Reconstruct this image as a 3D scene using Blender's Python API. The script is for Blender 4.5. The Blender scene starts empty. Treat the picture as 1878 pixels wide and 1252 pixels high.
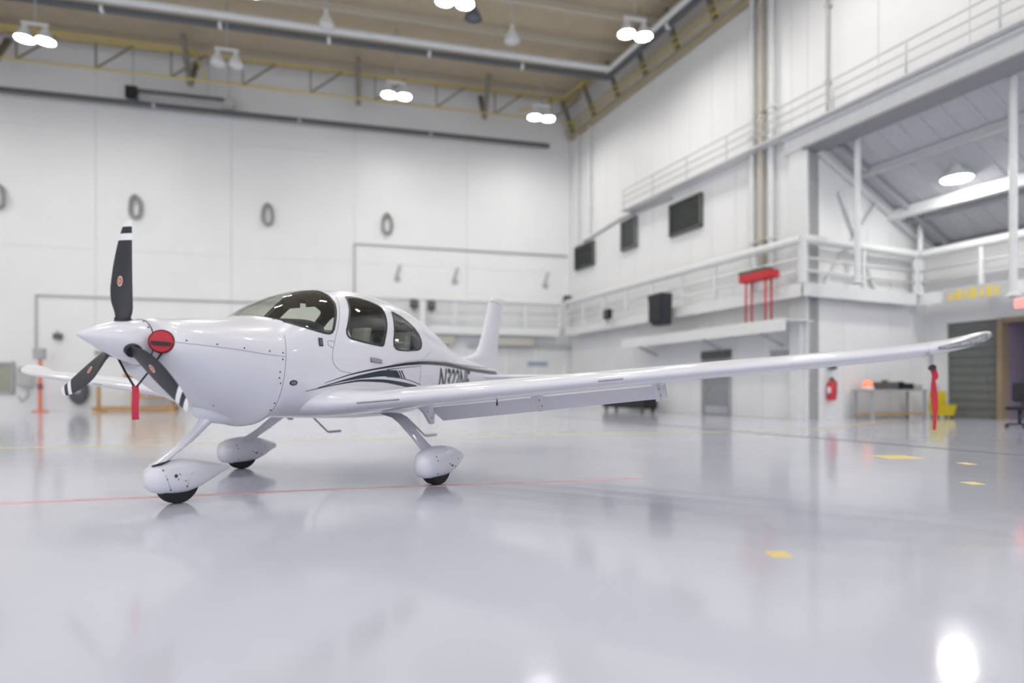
import bpy, bmesh, math, random
from mathutils import Vector, Matrix
random.seed(7)
SC = bpy.context.scene
COL = SC.collection
PI = math.pi

# ------------------------------------------------------------------ camera, light, exposure
FPX, HOR, CAMH = 1100.0, 716.0, 0.95          # focal length and horizon row in pixels of 1878 x 1252
cam_data = bpy.data.cameras.new('camera')
cam_data.sensor_fit = 'HORIZONTAL'
cam_data.sensor_width = 36.0
cam_data.lens = 36.0 * FPX / 1878.0
cam_data.shift_y = (HOR - 626.0) / 1878.0
cam_data.clip_end = 400
cam_data.dof.use_dof = True
cam_data.dof.focus_distance = 5.8
cam_data.dof.aperture_fstop = cam_data.lens / 1000.0 / 0.056
cam = bpy.data.objects.new('camera', cam_data)
cam.location = (0, 0, CAMH)
cam.rotation_euler = (PI / 2, 0, 0)
COL.objects.link(cam)
SC.camera = cam

world = bpy.data.worlds.new('daylight')
SC.world = world
world.use_nodes = True
WB = world.node_tree.nodes['Background']
WB.inputs[0].default_value = (0.90, 0.94, 1.0, 1)
WB.inputs[1].default_value = 0.95

SC.view_settings.view_transform = 'Standard'
SC.view_settings.look = 'None'
SC.view_settings.gamma = 1.0
SC.view_settings.use_curve_mapping = False
SC.view_settings.exposure = 0.84
LAMP_POWER = 72.0                              # emission strength of each lit high-bay lamp
try:
    SC.cycles.max_bounces = 5
    SC.cycles.diffuse_bounces = 3
    SC.cycles.glossy_bounces = 3
    SC.cycles.transmission_bounces = 2
    SC.cycles.sample_clamp_indirect = 6.0
    SC.cycles.caustics_reflective = False
    SC.cycles.caustics_refractive = False
except Exception:
    pass

# ------------------------------------------------------------------ materials
MATS = {}
def mat(name, col, rough=0.5, metal=0.0, coat=0.0, var=0.04, scale=6.0, bump=0.0, emit=0.0, spec=0.5):
    """procedural principled material: colour varied by a noise texture, optional fine bump"""
    if name in MATS:
        return MATS[name]
    m = bpy.data.materials.new(name); m.use_nodes = True
    nt = m.node_tree; b = nt.nodes['Principled BSDF']
    b.inputs['Roughness'].default_value = rough
    b.inputs['Metallic'].default_value = metal
    b.inputs['Coat Weight'].default_value = coat
    b.inputs['Coat Roughness'].default_value = 0.04
    b.inputs['Specular IOR Level'].default_value = spec
    tc = nt.nodes.new('ShaderNodeTexCoord')
    nz = nt.nodes.new('ShaderNodeTexNoise'); nz.inputs['Scale'].default_value = scale
    nz.inputs['Detail'].default_value = 3
    nt.links.new(tc.outputs['Object'], nz.inputs['Vector'])
    rp = nt.nodes.new('ShaderNodeValToRGB')
    lo = [max(0, c * (1 - var)) for c in col]; hi = [min(1, c * (1 + var)) for c in col]
    rp.color_ramp.elements[0].color = (*lo, 1); rp.color_ramp.elements[0].position = 0.3
    rp.color_ramp.elements[1].color = (*hi, 1); rp.color_ramp.elements[1].position = 0.7
    nt.links.new(nz.outputs['Fac'], rp.inputs['Fac'])
    nt.links.new(rp.outputs['Color'], b.inputs['Base Color'])
    if bump:
        bp = nt.nodes.new('ShaderNodeBump'); bp.inputs['Strength'].default_value = bump
        bp.inputs['Distance'].default_value = 0.01
        n2 = nt.nodes.new('ShaderNodeTexNoise'); n2.inputs['Scale'].default_value = scale * 12
        nt.links.new(tc.outputs['Object'], n2.inputs['Vector'])
        nt.links.new(n2.outputs['Fac'], bp.inputs['Height'])
        nt.links.new(bp.outputs['Normal'], b.inputs['Normal'])
    if emit:
        b.inputs['Emission Color'].default_value = (*col, 1)
        b.inputs['Emission Strength'].default_value = emit
    MATS[name] = m
    return m

def glass_mat(name, tint, refl=1.0):
    m = bpy.data.materials.new(name); m.use_nodes = True
    nt = m.node_tree; nt.nodes.clear()
    out = nt.nodes.new('ShaderNodeOutputMaterial')
    tr = nt.nodes.new('ShaderNodeBsdfTransparent'); tr.inputs[0].default_value = (*tint, 1)
    gl = nt.nodes.new('ShaderNodeBsdfGlossy'); gl.inputs['Roughness'].default_value = 0.02
    gl.inputs[0].default_value = (refl, refl, refl, 1)
    lw = nt.nodes.new('ShaderNodeLayerWeight'); lw.inputs[0].default_value = 0.5
    pw = nt.nodes.new('ShaderNodeMath'); pw.operation = 'POWER'; pw.inputs[1].default_value = 4.0
    ma = nt.nodes.new('ShaderNodeMath'); ma.operation = 'MULTIPLY_ADD'; ma.inputs[1].default_value = 0.93; ma.inputs[2].default_value = 0.06
    mx = nt.nodes.new('ShaderNodeMixShader')
    nt.links.new(lw.outputs['Facing'], pw.inputs[0]); nt.links.new(pw.outputs[0], ma.inputs[0]); nt.links.new(ma.outputs[0], mx.inputs[0])
    nt.links.new(tr.outputs[0], mx.inputs[1]); nt.links.new(gl.outputs[0], mx.inputs[2]); nt.links.new(mx.outputs[0], out.inputs[0])
    MATS[name] = m
    return m

PAINT = mat('white_gloss_paint', (0.69, 0.685, 0.745), 0.30, coat=0.6, var=0.008, scale=2)
GREYSEAM = mat('seam_grey', (0.33, 0.33, 0.37), 0.6)  # one plain grey for seams, stall strips and handle recesses
BLACK = mat('matt_black', (0.015, 0.016, 0.02), 0.5, var=0.15)
BLADE = mat('propeller_grey', (0.022, 0.023, 0.030), 0.38, var=0.1)
WHITE = mat('plain_white', (0.82, 0.82, 0.86), 0.4, var=0.01)
RUBBER = mat('tyre_rubber', (0.012, 0.012, 0.013), 0.75, var=0.2, scale=30, bump=0.2)
NAVY = mat('navy_stripe', (0.012, 0.022, 0.040), 0.3, coat=0.6, var=0.05)
STRIPE = mat('black_stripe', (0.012, 0.018, 0.022), 0.3, coat=0.6, var=0.05)
SILVER = mat('silver_stripe', (0.42, 0.44, 0.47), 0.3, coat=0.6, var=0.03)
METAL = mat('brushed_metal', (0.55, 0.55, 0.57), 0.3, metal=1.0, var=0.05)
CHROME = mat('light_lens', (0.30, 0.31, 0.33), 0.12, metal=0.3, var=0.5, scale=60)
RED = mat('red_vinyl', (0.52, 0.012, 0.03), 0.45, var=0.12, scale=14, bump=0.15)
REDSTRAP = mat('red_streamer_fabric', (0.55, 0.03, 0.07), 0.75, var=0.15, scale=14, bump=0.3)
SEATM = mat('grey_leather', (0.36, 0.35, 0.33), 0.6, var=0.08, bump=0.1)
LINER = mat('cabin_lining_grey', (0.16, 0.16, 0.165), 0.8, var=0.05)
DASH = mat('dark_dashboard', (0.02, 0.024, 0.034), 0.65, var=0.1)
GLASS = glass_mat('tinted_window_glass', (0.80, 0.83, 0.77))
SEAL = mat('window_seal_rubber', (0.02, 0.024, 0.03), 0.4)

# ------------------------------------------------------------------ object helpers
def link(o, parent=None):
    COL.objects.link(o)
    if parent is not None:
        o.parent = parent
    return o
def tag(o, label=None, cat=None, group=None, kind=None):
    if label: o['label'] = label
    if cat: o['category'] = cat
    if group: o['group'] = group
    if kind: o['kind'] = kind
    return o
def empty(name, loc=(0, 0, 0), rz=0, label=None, cat=None, group=None):
    o = bpy.data.objects.new(name, None); o.location = loc; o.rotation_euler = (0, 0, rz)
    o.empty_display_size = 0.2
    COL.objects.link(o)
    return tag(o, label, cat, group)
def obj_bm(name, bm, m, parent=None, smooth=True, recalc=True):
    if recalc:
        bmesh.ops.recalc_face_normals(bm, faces=bm.faces[:])
    if smooth:
        for e in bm.edges:
            if len(e.link_faces) == 2 and e.calc_face_angle(0) > 0.75: e.smooth = False
    me = bpy.data.meshes.new(name)
    bm.to_mesh(me); bm.free()
    if smooth:
        me.polygons.foreach_set('use_smooth', [True] * len(me.polygons))
    me.materials.append(m)
    return link(bpy.data.objects.new(name, me), parent)
def share(name, me, parent=None, loc=(0, 0, 0), rot=(0, 0, 0), scale=(1, 1, 1)):
    o = bpy.data.objects.new(name, me); o.location = loc; o.rotation_euler = rot; o.scale = scale
    return link(o, parent)
def copy_tree(o, parent=None):
    c = o.copy(); COL.objects.link(c)
    if parent is not None: c.parent = parent
    for ch in list(o.children):
        copy_tree(ch, c)
    return c

def add_box(bm, x0, x1, y0, y1, z0, z1, bev=0.0):
    r = bmesh.ops.create_cube(bm, size=1.0)
    vs = r['verts']
    for v in vs:
        v.co = Vector(((x0 + x1) / 2 + v.co.x * (x1 - x0), (y0 + y1) / 2 + v.co.y * (y1 - y0), (z0 + z1) / 2 + v.co.z * (z1 - z0)))
    if bev:
        es = list({e for v in vs for e in v.link_edges})
        bmesh.ops.bevel(bm, geom=es, offset=bev, segments=2, affect='EDGES')
    return bm
def box(name, x0, x1, y0, y1, z0, z1, m, parent=None, bev=0.0):
    bm = bmesh.new(); add_box(bm, x0, x1, y0, y1, z0, z1, bev)
    return obj_bm(name, bm, m, parent, smooth=False)
def add_tube(bm, pts, rad, seg=10, cap=True):
    pts = [Vector(p) for p in pts]
    n = len(pts); rings = []
    rads = rad if isinstance(rad, (list, tuple)) else [rad] * n
    up = None
    for i, p in enumerate(pts):
        if i == 0: d = pts[1] - p
        elif i == n - 1: d = p - pts[i - 1]
        else: d = (pts[i + 1] - p).normalized() + (p - pts[i - 1]).normalized()
        d.normalize()
        if up is None:
            up = Vector((0, 0, 1)) if abs(d.z) < 0.9 else Vector((1, 0, 0))
        a = d.cross(up).normalized(); b = a.cross(d).normalized()
        up = b
        rings.append([bm.verts.new(p + (a * math.cos(2 * PI * k / seg) + b * math.sin(2 * PI * k / seg)) * rads[i]) for k in range(seg)])
    for i in range(n - 1):
        for k in range(seg):
            bm.faces.new((rings[i][k], rings[i][(k + 1) % seg], rings[i + 1][(k + 1) % seg], rings[i + 1][k]))
    if cap:
        bm.faces.new(rings[0]); bm.faces.new(rings[-1])
    return bm
def tube(name, pts, rad, m, parent=None, seg=10):
    bm = bmesh.new(); add_tube(bm, pts, rad, seg)
    return obj_bm(name, bm, m, parent)
def add_beam(bm, p, q, w, h):
    """rectangular bar from p to q, w across (horizontal), h deep"""
    p = Vector(p); q = Vector(q); d = (q - p).normalized()
    up = Vector((0, 0, 1)) if abs(d.z) < 0.95 else Vector((0, 1, 0))
    a = d.cross(up).normalized() * (w / 2); b = a.cross(d).normalized() * (h / 2)
    r = []
    for c in (p, q):
        r.append([bm.verts.new(c + a * i + b * j) for i, j in ((-1, -1), (1, -1), (1, 1), (-1, 1))])
    for k in range(4):
        bm.faces.new((r[0][k], r[0][(k + 1) % 4], r[1][(k + 1) % 4], r[1][k]))
    bm.faces.new(r[0]); bm.faces.new(r[1])
    return bm
def beam(name, p, q, w, h, m, parent=None):
    bm = bmesh.new(); add_beam(bm, p, q, w, h)
    return obj_bm(name, bm, m, parent, smooth=False)
def add_loft(bm, rings, close=True, cap0=True, cap1=True):
    R = [[bm.verts.new(p) for p in r] for r in rings]
    n = len(R[0])
    for i in range(len(R) - 1):
        for k in range(n if close else n - 1):
            k2 = (k + 1) % n
            bm.faces.new((R[i][k], R[i][k2], R[i + 1][k2], R[i + 1][k]))
    if cap0 and close: bm.faces.new(R[0])
    if cap1 and close: bm.faces.new(R[-1])
    return R
def loft(name, rings, m, parent=None, close=True, cap0=True, cap1=True, smooth=True):
    bm = bmesh.new(); add_loft(bm, rings, close, cap0, cap1)
    return obj_bm(name, bm, m, parent, smooth)
def lathe(name, prof, m, parent=None, seg=24, axis='z', smooth=True):
    """prof = (radius, height) pairs"""
    rings = []
    for r, hh in prof:
        ring = []
        for k in range(seg):
            t = 2 * PI * k / seg
            if axis == 'z': ring.append((r * math.cos(t), r * math.sin(t), hh))
            else: ring.append((hh, r * math.cos(t), r * math.sin(t)))
        rings.append(ring)
    return loft(name, rings, m, parent, smooth=smooth)
def interp(tab, x):
    """monotone cubic-ish (Catmull-Rom) interpolation of rows (x, v1, v2, ...)"""
    if x <= tab[0][0]: return tab[0][1:]
    if x >= tab[-1][0]: return tab[-1][1:]
    for i in range(len(tab) - 1):
        if tab[i][0] <= x <= tab[i + 1][0]: break
    p1, p2 = tab[i], tab[i + 1]
    h_ = p2[0] - p1[0]
    t = (x - p1[0]) / h_
    out = []
    for k in range(1, len(p1)):
        d = (p2[k] - p1[k]) / h_
        m1 = m2 = d
        if i > 0:
            d0 = (p1[k] - tab[i - 1][k]) / (p1[0] - tab[i - 1][0])
            m1 = 0 if d0 * d <= 0 else 2 * d0 * d / (d0 + d)
        if i < len(tab) - 2:
            d2 = (tab[i + 2][k] - p2[k]) / (tab[i + 2][0] - p2[0])
            m2 = 0 if d2 * d <= 0 else 2 * d2 * d / (d2 + d)
        h00 = 2*t**3 - 3*t**2 + 1; h10 = t**3 - 2*t**2 + t; h01 = -2*t**3 + 3*t**2; h11 = t**3 - t**2
        out.append(h00 * p1[k] + h10 * h_ * m1 + h01 * p2[k] + h11 * h_ * m2)
    return out


# ================================================================== the hangar
# two wall frames that share the far corner: back wall (x = distance left of the corner, y = into the room)
# and right wall (x = distance from the corner towards the camera, y = outwards)
CX, CY = 3.27, 34.0
RZB, RZR = math.radians(-165.964), math.radians(-66.035)
def FB(d, n, z): return Vector((CX + d * math.cos(RZB) - n * math.sin(RZB), CY + d * math.sin(RZB) + n * math.cos(RZB), z))
def FR(s, out, z): return Vector((CX + s * math.cos(RZR) - out * math.sin(RZR), CY + s * math.sin(RZR) + out * math.cos(RZR), z))
def place(o, fr, x=0, y=0, z=0):
    o.location = (FB if fr == 'B' else FR)(x, y, z); o.rotation_euler = (0, 0, RZB if fr == 'B' else RZR)
    return o
def fempty(name, fr, x, y, z, label, cat, group=None):
    e = empty(name, label=label, cat=cat, group=group)
    return place(e, fr, x, y, z)
def struct(o): return tag(o, kind='structure')

WALLM = mat('white_wall_panel', (0.84, 0.84, 0.84), 0.45, var=0.02, scale=0.4)
WALLB = mat('wall_joint_grey', (0.70, 0.70, 0.70), 0.6)
STEELW = mat('white_painted_steel', (0.76, 0.77, 0.77), 0.45, var=0.03)
STEELG = mat('grey_painted_steel', (0.42, 0.43, 0.45), 0.5, var=0.05)
PIPEM = mat('grey_pipe', (0.48, 0.49, 0.48), 0.5)
DARKPIPE = mat('dark_pipe', (0.10, 0.11, 0.12), 0.5)
BROWNW = mat('dark_web_steel', (0.22, 0.20, 0.15), 0.6, var=0.1)
YELLOWP = mat('yellow_pipe_paint', (0.62, 0.48, 0.10), 0.5, var=0.08)
YELLOW = mat('yellow_plastic', (0.75, 0.58, 0.02), 0.45, var=0.06)
LINEY = mat('yellow_floor_paint', (0.72, 0.60, 0.22), 0.35, var=0.08)
LINER_ = mat('red_floor_paint', (0.72, 0.42, 0.42), 0.3, var=0.06)
WOOD = mat('pale_timber', (0.50, 0.30, 0.11), 0.6, var=0.2, scale=5)
DARKG = mat('dark_grille', (0.11, 0.12, 0.11), 0.6, var=0.1)
GRILLE = mat('grille_grey', (0.18, 0.19, 0.19), 0.6, var=0.1)
ORANGE = mat('orange_paint', (0.78, 0.22, 0.12), 0.5)
REDP = mat('red_paint', (0.58, 0.03, 0.04), 0.45)
DOORG = mat('grey_roller_door', (0.17, 0.18, 0.17), 0.5, var=0.05)
LAMPM = mat('lit_lamp', (1.0, 0.98, 0.94), 0.5, var=0, emit=LAMP_POWER)
LAMPBAY = mat('lit_bay_lamp', (1.0, 0.98, 0.94), 0.5, var=0, emit=LAMP_POWER * 0.55)
LAMPOFF = mat('unlit_lamp_glass', (0.7, 0.7, 0.7), 0.3)

# ---- floor: glossy blue-grey epoxy
FLOORM = bpy.data.materials.new('blue_grey_epoxy'); FLOORM.use_nodes = True
nt = FLOORM.node_tree; b = nt.nodes['Principled BSDF']
tc = nt.nodes.new('ShaderNodeTexCoord'); n1 = nt.nodes.new('ShaderNodeTexNoise'); n1.inputs['Scale'].default_value = 0.45; n1.inputs['Detail'].default_value = 5
rp = nt.nodes.new('ShaderNodeValToRGB')
rp.color_ramp.elements[0].color = (0.52, 0.535, 0.625, 1); rp.color_ramp.elements[0].position = 0.3
rp.color_ramp.elements[1].color = (0.58, 0.595, 0.685, 1); rp.color_ramp.elements[1].position = 0.7
n2 = nt.nodes.new('ShaderNodeTexNoise'); n2.inputs['Scale'].default_value = 3.0; n2.inputs['Detail'].default_value = 4
mr = nt.nodes.new('ShaderNodeMapRange'); mr.inputs['To Min'].default_value = 0.07; mr.inputs['To Max'].default_value = 0.15
bp = nt.nodes.new('ShaderNodeBump'); bp.inputs['Strength'].default_value = 0.02; bp.inputs['Distance'].default_value = 0.02
n3 = nt.nodes.new('ShaderNodeTexNoise'); n3.inputs['Scale'].default_value = 9.0
for n_ in (n1, n2, n3): nt.links.new(tc.outputs['Object'], n_.inputs['Vector'])
nt.links.new(n1.outputs['Fac'], rp.inputs['Fac']); nt.links.new(rp.outputs['Color'], b.inputs['Base Color'])
nt.links.new(n2.outputs['Fac'], mr.inputs['Value']); nt.links.new(mr.outputs['Result'], b.inputs['Roughness'])
nt.links.new(n3.outputs['Fac'], bp.inputs['Height']); nt.links.new(bp.outputs['Normal'], b.inputs['Normal'])
floor = struct(box('floor', -60, 50, -14, 52, -0.2, 0, FLOORM))
def flat_strip(name, pts, w, m, z=0.003, parent=floor):
    bm = bmesh.new()
    for p, q in zip(pts, pts[1:]):
        add_beam(bm, (p[0], p[1], z - 0.003), (q[0], q[1], z - 0.003), w, 0.006)
    return obj_bm(name, bm, m, parent, smooth=False)
flat_strip('painted_line', [(-9.0, 3.85), (-4.31, 5.05), (-1.78, 5.75), (1.43, 6.53)], 0.085, LINER_)
flat_strip('painted_line', [(-22.0, 5.6), (-8.42, 9.9), (0.72, 12.9), (4.3, 13.7)], 0.10, LINEY)
flat_strip('painted_line', [(4.3, 13.7), (6.95, 14.2), (12.99, 20.1)], 0.10, LINEY)
flat_strip('drain_channel', [(1.5, 22.6), (4.0, 16.85), (7.5, 8.78), (10.0, 3.0)], 0.09, mat('drain_dark', (0.10, 0.11, 0.12), 0.6))
for (x, y, w, l) in ((1.545, 3.48, 0.12, 0.11), (5.5, 8.57, 0.5, 0.45), (5.91, 7.8, 0.14, 0.2), (4.72, 6.15, 0.15, 0.16)):
    flat_strip('tape_mark', [(x - w / 2, y), (x + w / 2, y)], l, mat('yellow_tape', (0.80, 0.62, 0.20), 0.5))

# ---- walls
HZ = 17.25
wall_back = struct(place(box('wall_back', -1.5, 46, -0.5, -0.06, 0, HZ + 1.2, WALLB), 'B'))
def wall_panel(wall, x0, x1, y0, y1, z0, z1):
    return box('wall_panel', x0 + 0.008, x1 - 0.008, y0, y1, z0 + 0.004, z1 - 0.004, WALLM, wall)
for k in range(8):
    x0 = 0.0 + 5.9 * k
    wall_panel(wall_back, x0, x0 + 5.9, -0.08, 0.0, 0.15, 7.6)
    wall_panel(wall_back, x0, x0 + 5.9, -0.08, 0.0, 7.6, 13.2)
    wall_panel(wall_back, x0, x0 + 5.9, -0.08, 0.0, 13.2, HZ)
box('base_curb', 0, 46, -0.08, 0.03, 0, 0.15, WALLM, wall_back)
S0 = 15.75                                       # where the side bay opens in the right wall
LZ = 8.85                                        # underside of the lintel over the bay
wall_right = struct(place(box('wall_right', -0.5, S0, 0.06, 0.5, 0, HZ + 1.2, WALLB), 'R'))
box('upper_wall', S0, 44, 0.06, 0.5, LZ, HZ + 1.2, WALLB, wall_right)
x0 = 0.0
while x0 < S0 - 0.1:
    x1 = min(x0 + 1.26, S0)
    wall_panel(wall_right, x0, x1, 0.0, 0.08, 0.0, 6.0)
    wall_panel(wall_right, x0, x1, 0.0, 0.08, 6.0, HZ)
    x0 = x1
while x0 < 43:
    wall_panel(wall_right, x0, x0 + 2.4, 0.0, 0.08, LZ + 0.5, HZ); x0 += 2.4
wall_left = struct(place(box('wall_left', 45.5, 46, 0, 50, 0, HZ + 1.2, WALLM), 'B'))

# ---- roof deck, joists, trusses
DECK = bpy.data.materials.new('tan_roof_deck'); DECK.use_nodes = True
nt = DECK.node_tree; b = nt.nodes['Principled BSDF']; b.inputs['Roughness'].default_value = 0.85
tc = nt.nodes.new('ShaderNodeTexCoord'); wv = nt.nodes.new('ShaderNodeTexWave'); wv.inputs['Scale'].default_value = 1.6; wv.inputs['Distortion'].default_value = 0.3
nz = nt.nodes.new('ShaderNodeTexNoise'); nz.inputs['Scale'].default_value = 1.4
rp = nt.nodes.new('ShaderNodeValToRGB')
rp.color_ramp.elements[0].color = (0.42, 0.35, 0.24, 1); rp.color_ramp.elements[1].color = (0.60, 0.51, 0.37, 1)
mx = nt.nodes.new('ShaderNodeMath'); mx.operation = 'MULTIPLY_ADD'; mx.inputs[1].default_value = 0.45; mx.inputs[2].default_value = 0.0
ad = nt.nodes.new('ShaderNodeMath'); ad.operation = 'ADD'
nt.links.new(tc.outputs['Object'], wv.inputs['Vector']); nt.links.new(tc.outputs['Object'], nz.inputs['Vector'])
nt.links.new(wv.outputs['Fac'], mx.inputs[0]); nt.links.new(mx.outputs[0], ad.inputs[0]); nt.links.new(nz.outputs['Fac'], ad.inputs[1])
ml = nt.nodes.new('ShaderNodeMath'); ml.operation = 'MULTIPLY'; ml.inputs[1].default_value = 0.7
nt.links.new(ad.outputs[0], ml.inputs[0]); nt.links.new(ml.outputs[0], rp.inputs['Fac']); nt.links.new(rp.outputs['Color'], b.inputs['Base Color'])
ceiling = struct(place(box('ceiling', -16, 47, -0.5, 47, HZ, HZ + 0.3, DECK), 'B'))
JOIST = mat('cream_joist', (0.52, 0.47, 0.38), 0.6, var=0.05)
for k in range(16):
    n = 1.2 + 2.35 * k
    # each joist follows the back wall and stops at the right wall
    box('joist', -0.18 * n, 45.5, n - 0.09, n + 0.09, HZ - 0.34, HZ - 0.002, JOIST, ceiling)
def web_truss(parent_obj, fr, y, x0, x1, zt, zb, step):
    """yellow chords with dark diagonals; local to a structure object that sits in frame fr"""
    top = tube('truss_chord', [(x0, y, zt), (x1, y, zt)], 0.055, YELLOWP, parent_obj, 8)
    bot = tube('truss_chord', [(x0, y, zb), (x1, y, zb)], 0.045, YELLOWP, parent_obj, 8)
    k = 0; x = x0
    while x + step <= x1 + 0.01:
        p, q = ((x, y, zt), (x + step * 0.55, y, zb)) if k % 2 == 0 else ((x + step * 0.55, y, zb), (x + step, y, zt))
        beam('truss_web', (x, y, zt), (x + step * 0.5, y, zb), 0.07, 0.07, BROWNW, top)
        beam('truss_web', (x + step * 0.5, y, zb), (x + step * 0.5, y, zt), 0.06, 0.06, BROWNW, top)
        x += step; k += 1
web_truss(ceiling, 'B', 2.1, 0.3, 33.3, 16.35, 15.15, 3.0)
for d in (5.2, 11.6, 19.2, 27.0):                # deep cross trusses seen end on
    bm = bmesh.new()
    for z0, z1, n0, n1 in ((16.9, 15.2, 0.2, 1.4), (15.2, 16.9, 1.4, 2.6)):
        add_beam(bm, (d, n0, z0), (d, n1, z1), 0.22, 0.16)
    obj_bm('cross_brace', bm, BROWNW, ceiling, smooth=False)
# truss along the right wall, built in that wall's frame
rt = struct(place(box('trim_1', 0.4, 44, -0.34, -0.06, 14.95, 15.15, mat('tan_steel', (0.40, 0.34, 0.22), 0.6)), 'R'))
tube('truss_chord', [(0.4, -0.5, 15.3), (44, -0.5, 15.3)], 0.05, YELLOWP, rt, 8)
tube('truss_chord', [(0.4, -0.5, 15.62), (44, -0.5, 15.62)], 0.04, YELLOWP, rt, 8)
tube('truss_chord', [(0.4, -0.8, 16.6), (44, -0.8, 16.6)], 0.05, YELLOWP, rt, 8)
for k in range(14):
    beam('truss_web', (0.8 + k * 2.2, -0.2, 15.1), (0.8 + k * 2.2, -0.9, 16.8), 0.14, 0.2, BROWNW, rt)

# ---- overhead pipes
def pipe_thing(name, pts, r, m, label, cat='pipe', seg=10, rings=None, ring_m=None):
    o = tube(name, [p - pts[0] for p in pts], r, m, None, seg)
    o.location = pts[0]
    tag(o, label, cat)
    if rings:
        for p, q in zip(pts, pts[1:]):
            n = int((q - p).length / rings)
            for k in range(1, n):
                c = p + (q - p) * k / n - pts[0]; d = (q - p).normalized() * 0.06
                tube('coupling', [c - d, c + d], r * 1.25, ring_m or STEELW, o, seg)
    return o
pp = [FB(34, 5.56, 15.85), FB(0.05, 5.56, 15.85), FR(28, -1.0, 15.85)]
pipe_thing('sprinkler_pipe', pp, 0.13, DARKPIPE, 'dark overhead sprinkler main turning the corner below the roof deck', seg=12, rings=4.2, ring_m=STEELW)
pipe_thing('white_duct', [p + Vector((0, 0, 0.30)) for p in (FB(34, 5.8, 15.85), FB(0.05, 5.8, 15.85), FR(28, -1.24, 15.85))], 0.16, STEELW, 'white round duct running just above the dark sprinkler main', 'duct', seg=12)
pipe_thing('wall_pipe', [FB(34, 0.55, 14.45), FB(1.4, 0.55, 14.45)], 0.12, DARKPIPE, 'long dark pipe running high across the back wall', seg=10, rings=5.5, ring_m=PIPEM)
t = fempty('cable_track', 'B', 17.7, 0.7, 14.8, 'short dark cable track with end blocks above the long wall pipe', 'track')
beam('rail', (0.1, 0, 0.20), (4.1, 0, 0.20), 0.14, 0.12, DARKPIPE, t)
beam('rail', (0.1, 0, -0.12), (4.1, 0, -0.12), 0.08, 0.08, PIPEM, t)
box('end_block', 3.9, 4.4, -0.12, 0.12, -0.2, 0.34, BLACK, t)
box('end_block', -0.3, 0.15, -0.14, 0.14, -0.15, 0.25, PIPEM, t)
for x in (0.0, 0.9, 4.1): tube('hanger', [(x, 0, 0.3), (x, 0, 2.2)], 0.02, PIPEM, t, 6)
pipe_thing('gas_pipe', [FB(14.5, 2.3, 15.05), FB(18.3, 2.3, 15.05), FB(18.9, 2.3, 16.45), FB(33, 2.3, 16.45)], 0.05, YELLOWP, 'thin yellow gas pipe stepping down beside the truss at upper left')
pipe_thing('gas_pipe', [FB(3.6, 2.3, 15.3), FB(1.2, 2.0, 16.4), FB(0.6, 4.0, 16.4)], 0.05, YELLOWP, 'thin yellow pipe sloping behind the lamp in the far roof corner')

# ---- high-bay lamps: a pair of domes on a hanger
def make_lamp(lit, twin=True):
    root = empty('high_bay_lamp')
    xs = (-0.34, 0.34) if twin else (0.0,)
    if twin: beam('crossbar', (-0.45, 0, 0.62), (0.45, 0, 0.62), 0.10, 0.08, STEELW, root)
    tube('hanger_rod', [(0, 0, 0.6), (0, 0, 3.0)], 0.025, STEELG, root, 6)
    for x in xs:
        rings = []
        for r, z in ((0.08, 0.58), (0.10, 0.44), (0.13, 0.36), (0.24, 0.20), (0.30, 0.04), (0.31, 0.0)):
            rings.append([(x + r * math.cos(2 * PI * k / 20), r * math.sin(2 * PI * k / 20), z) for k in range(20)])
        loft('lamp_shade', rings, STEELW, root, cap0=True, cap1=False)
        rings = [[(x + r * math.cos(2 * PI * k / 20), r * math.sin(2 * PI * k / 20), z) for k in range(20)] for r, z in ((0.282, 0.065), (0.255, 0.035), (0.165, 0.01), (0.05, 0.005))]
        loft('lamp_lens', rings, LAMPM if lit else LAMPOFF, root)
    return root
lamp_lit = make_lamp(True); lamp_off = make_lamp(False); lamp_bell = make_lamp(False, False)
SEEN = [  # x, y, z, label
 (-18.05, 22.7, 14.2, 'lit twin high-bay lamp at the upper left edge of the photo'),
 (-5.2, 27.0, 14.2, 'lit twin high-bay lamp hanging against the middle of the far truss'),
 (1.43, 29.2, 14.2, 'lit twin high-bay lamp nearest the far roof corner'),
 (4.6, 22.4, 14.2, 'lit twin high-bay lamp beside the corner bend of the sprinkler main'),
 (-1.95, 20.5, 14.2, 'lit twin high-bay lamp cut by the top edge of the photo')]
first = True
def put_lamp(src, x, y, z, label, group, rz=RZB):
    o = copy_tree(src); o.location = (x, y, z); o.rotation_euler = (0, 0, rz)
    return tag(o, label, 'lamp', group)
GL = 'lit high-bay lamps under the roof'
for x, y, z, lb in SEEN: put_lamp(lamp_lit, x, y, z, lb, GL)
for x, y in ((7.4, 16.4), (0.4, 14.2), (-6.6, 12.4), (-13.6, 10.7), (-20.6, 9.0), (-9.1, 20.2), (-16.1, 18.4), (-23.1, 16.6), (9.9, 8.7), (2.9, 6.5), (-4.1, 4.7), (-11.1, 3.0), (-18.1, 1.2),
             (5.4, -1.2), (-1.6, -3.0), (-8.6, -4.7), (-15.6, -6.4), (-26.5, 21.8), (-30.0, 14.8), (-27.6, 7.2)):
    put_lamp(lamp_lit, x, y, 14.4, 'lit twin high-bay lamp farther along the roof grid, above the frame', GL)
put_lamp(lamp_off, -11.6, 24.4, 14.2, 'unlit white twin high-bay lamp beside the cable track', 'unlit high-bay lamps')
for x, y, z, lb in ((-6.8, 22.0, 14.3, 'unlit white bell lamp above the sprinkler main, left'), (0.0, 22.9, 14.3, 'small unlit bell lamp near the bend of the white duct')):
    put_lamp(lamp_bell, x, y, z, lb, 'unlit bell lamps')
o = put_lamp(lamp_bell, -1.4, 21.7, 14.4, 'dark grey unlit bell lamp high under the roof deck', 'unlit bell lamps')
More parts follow.
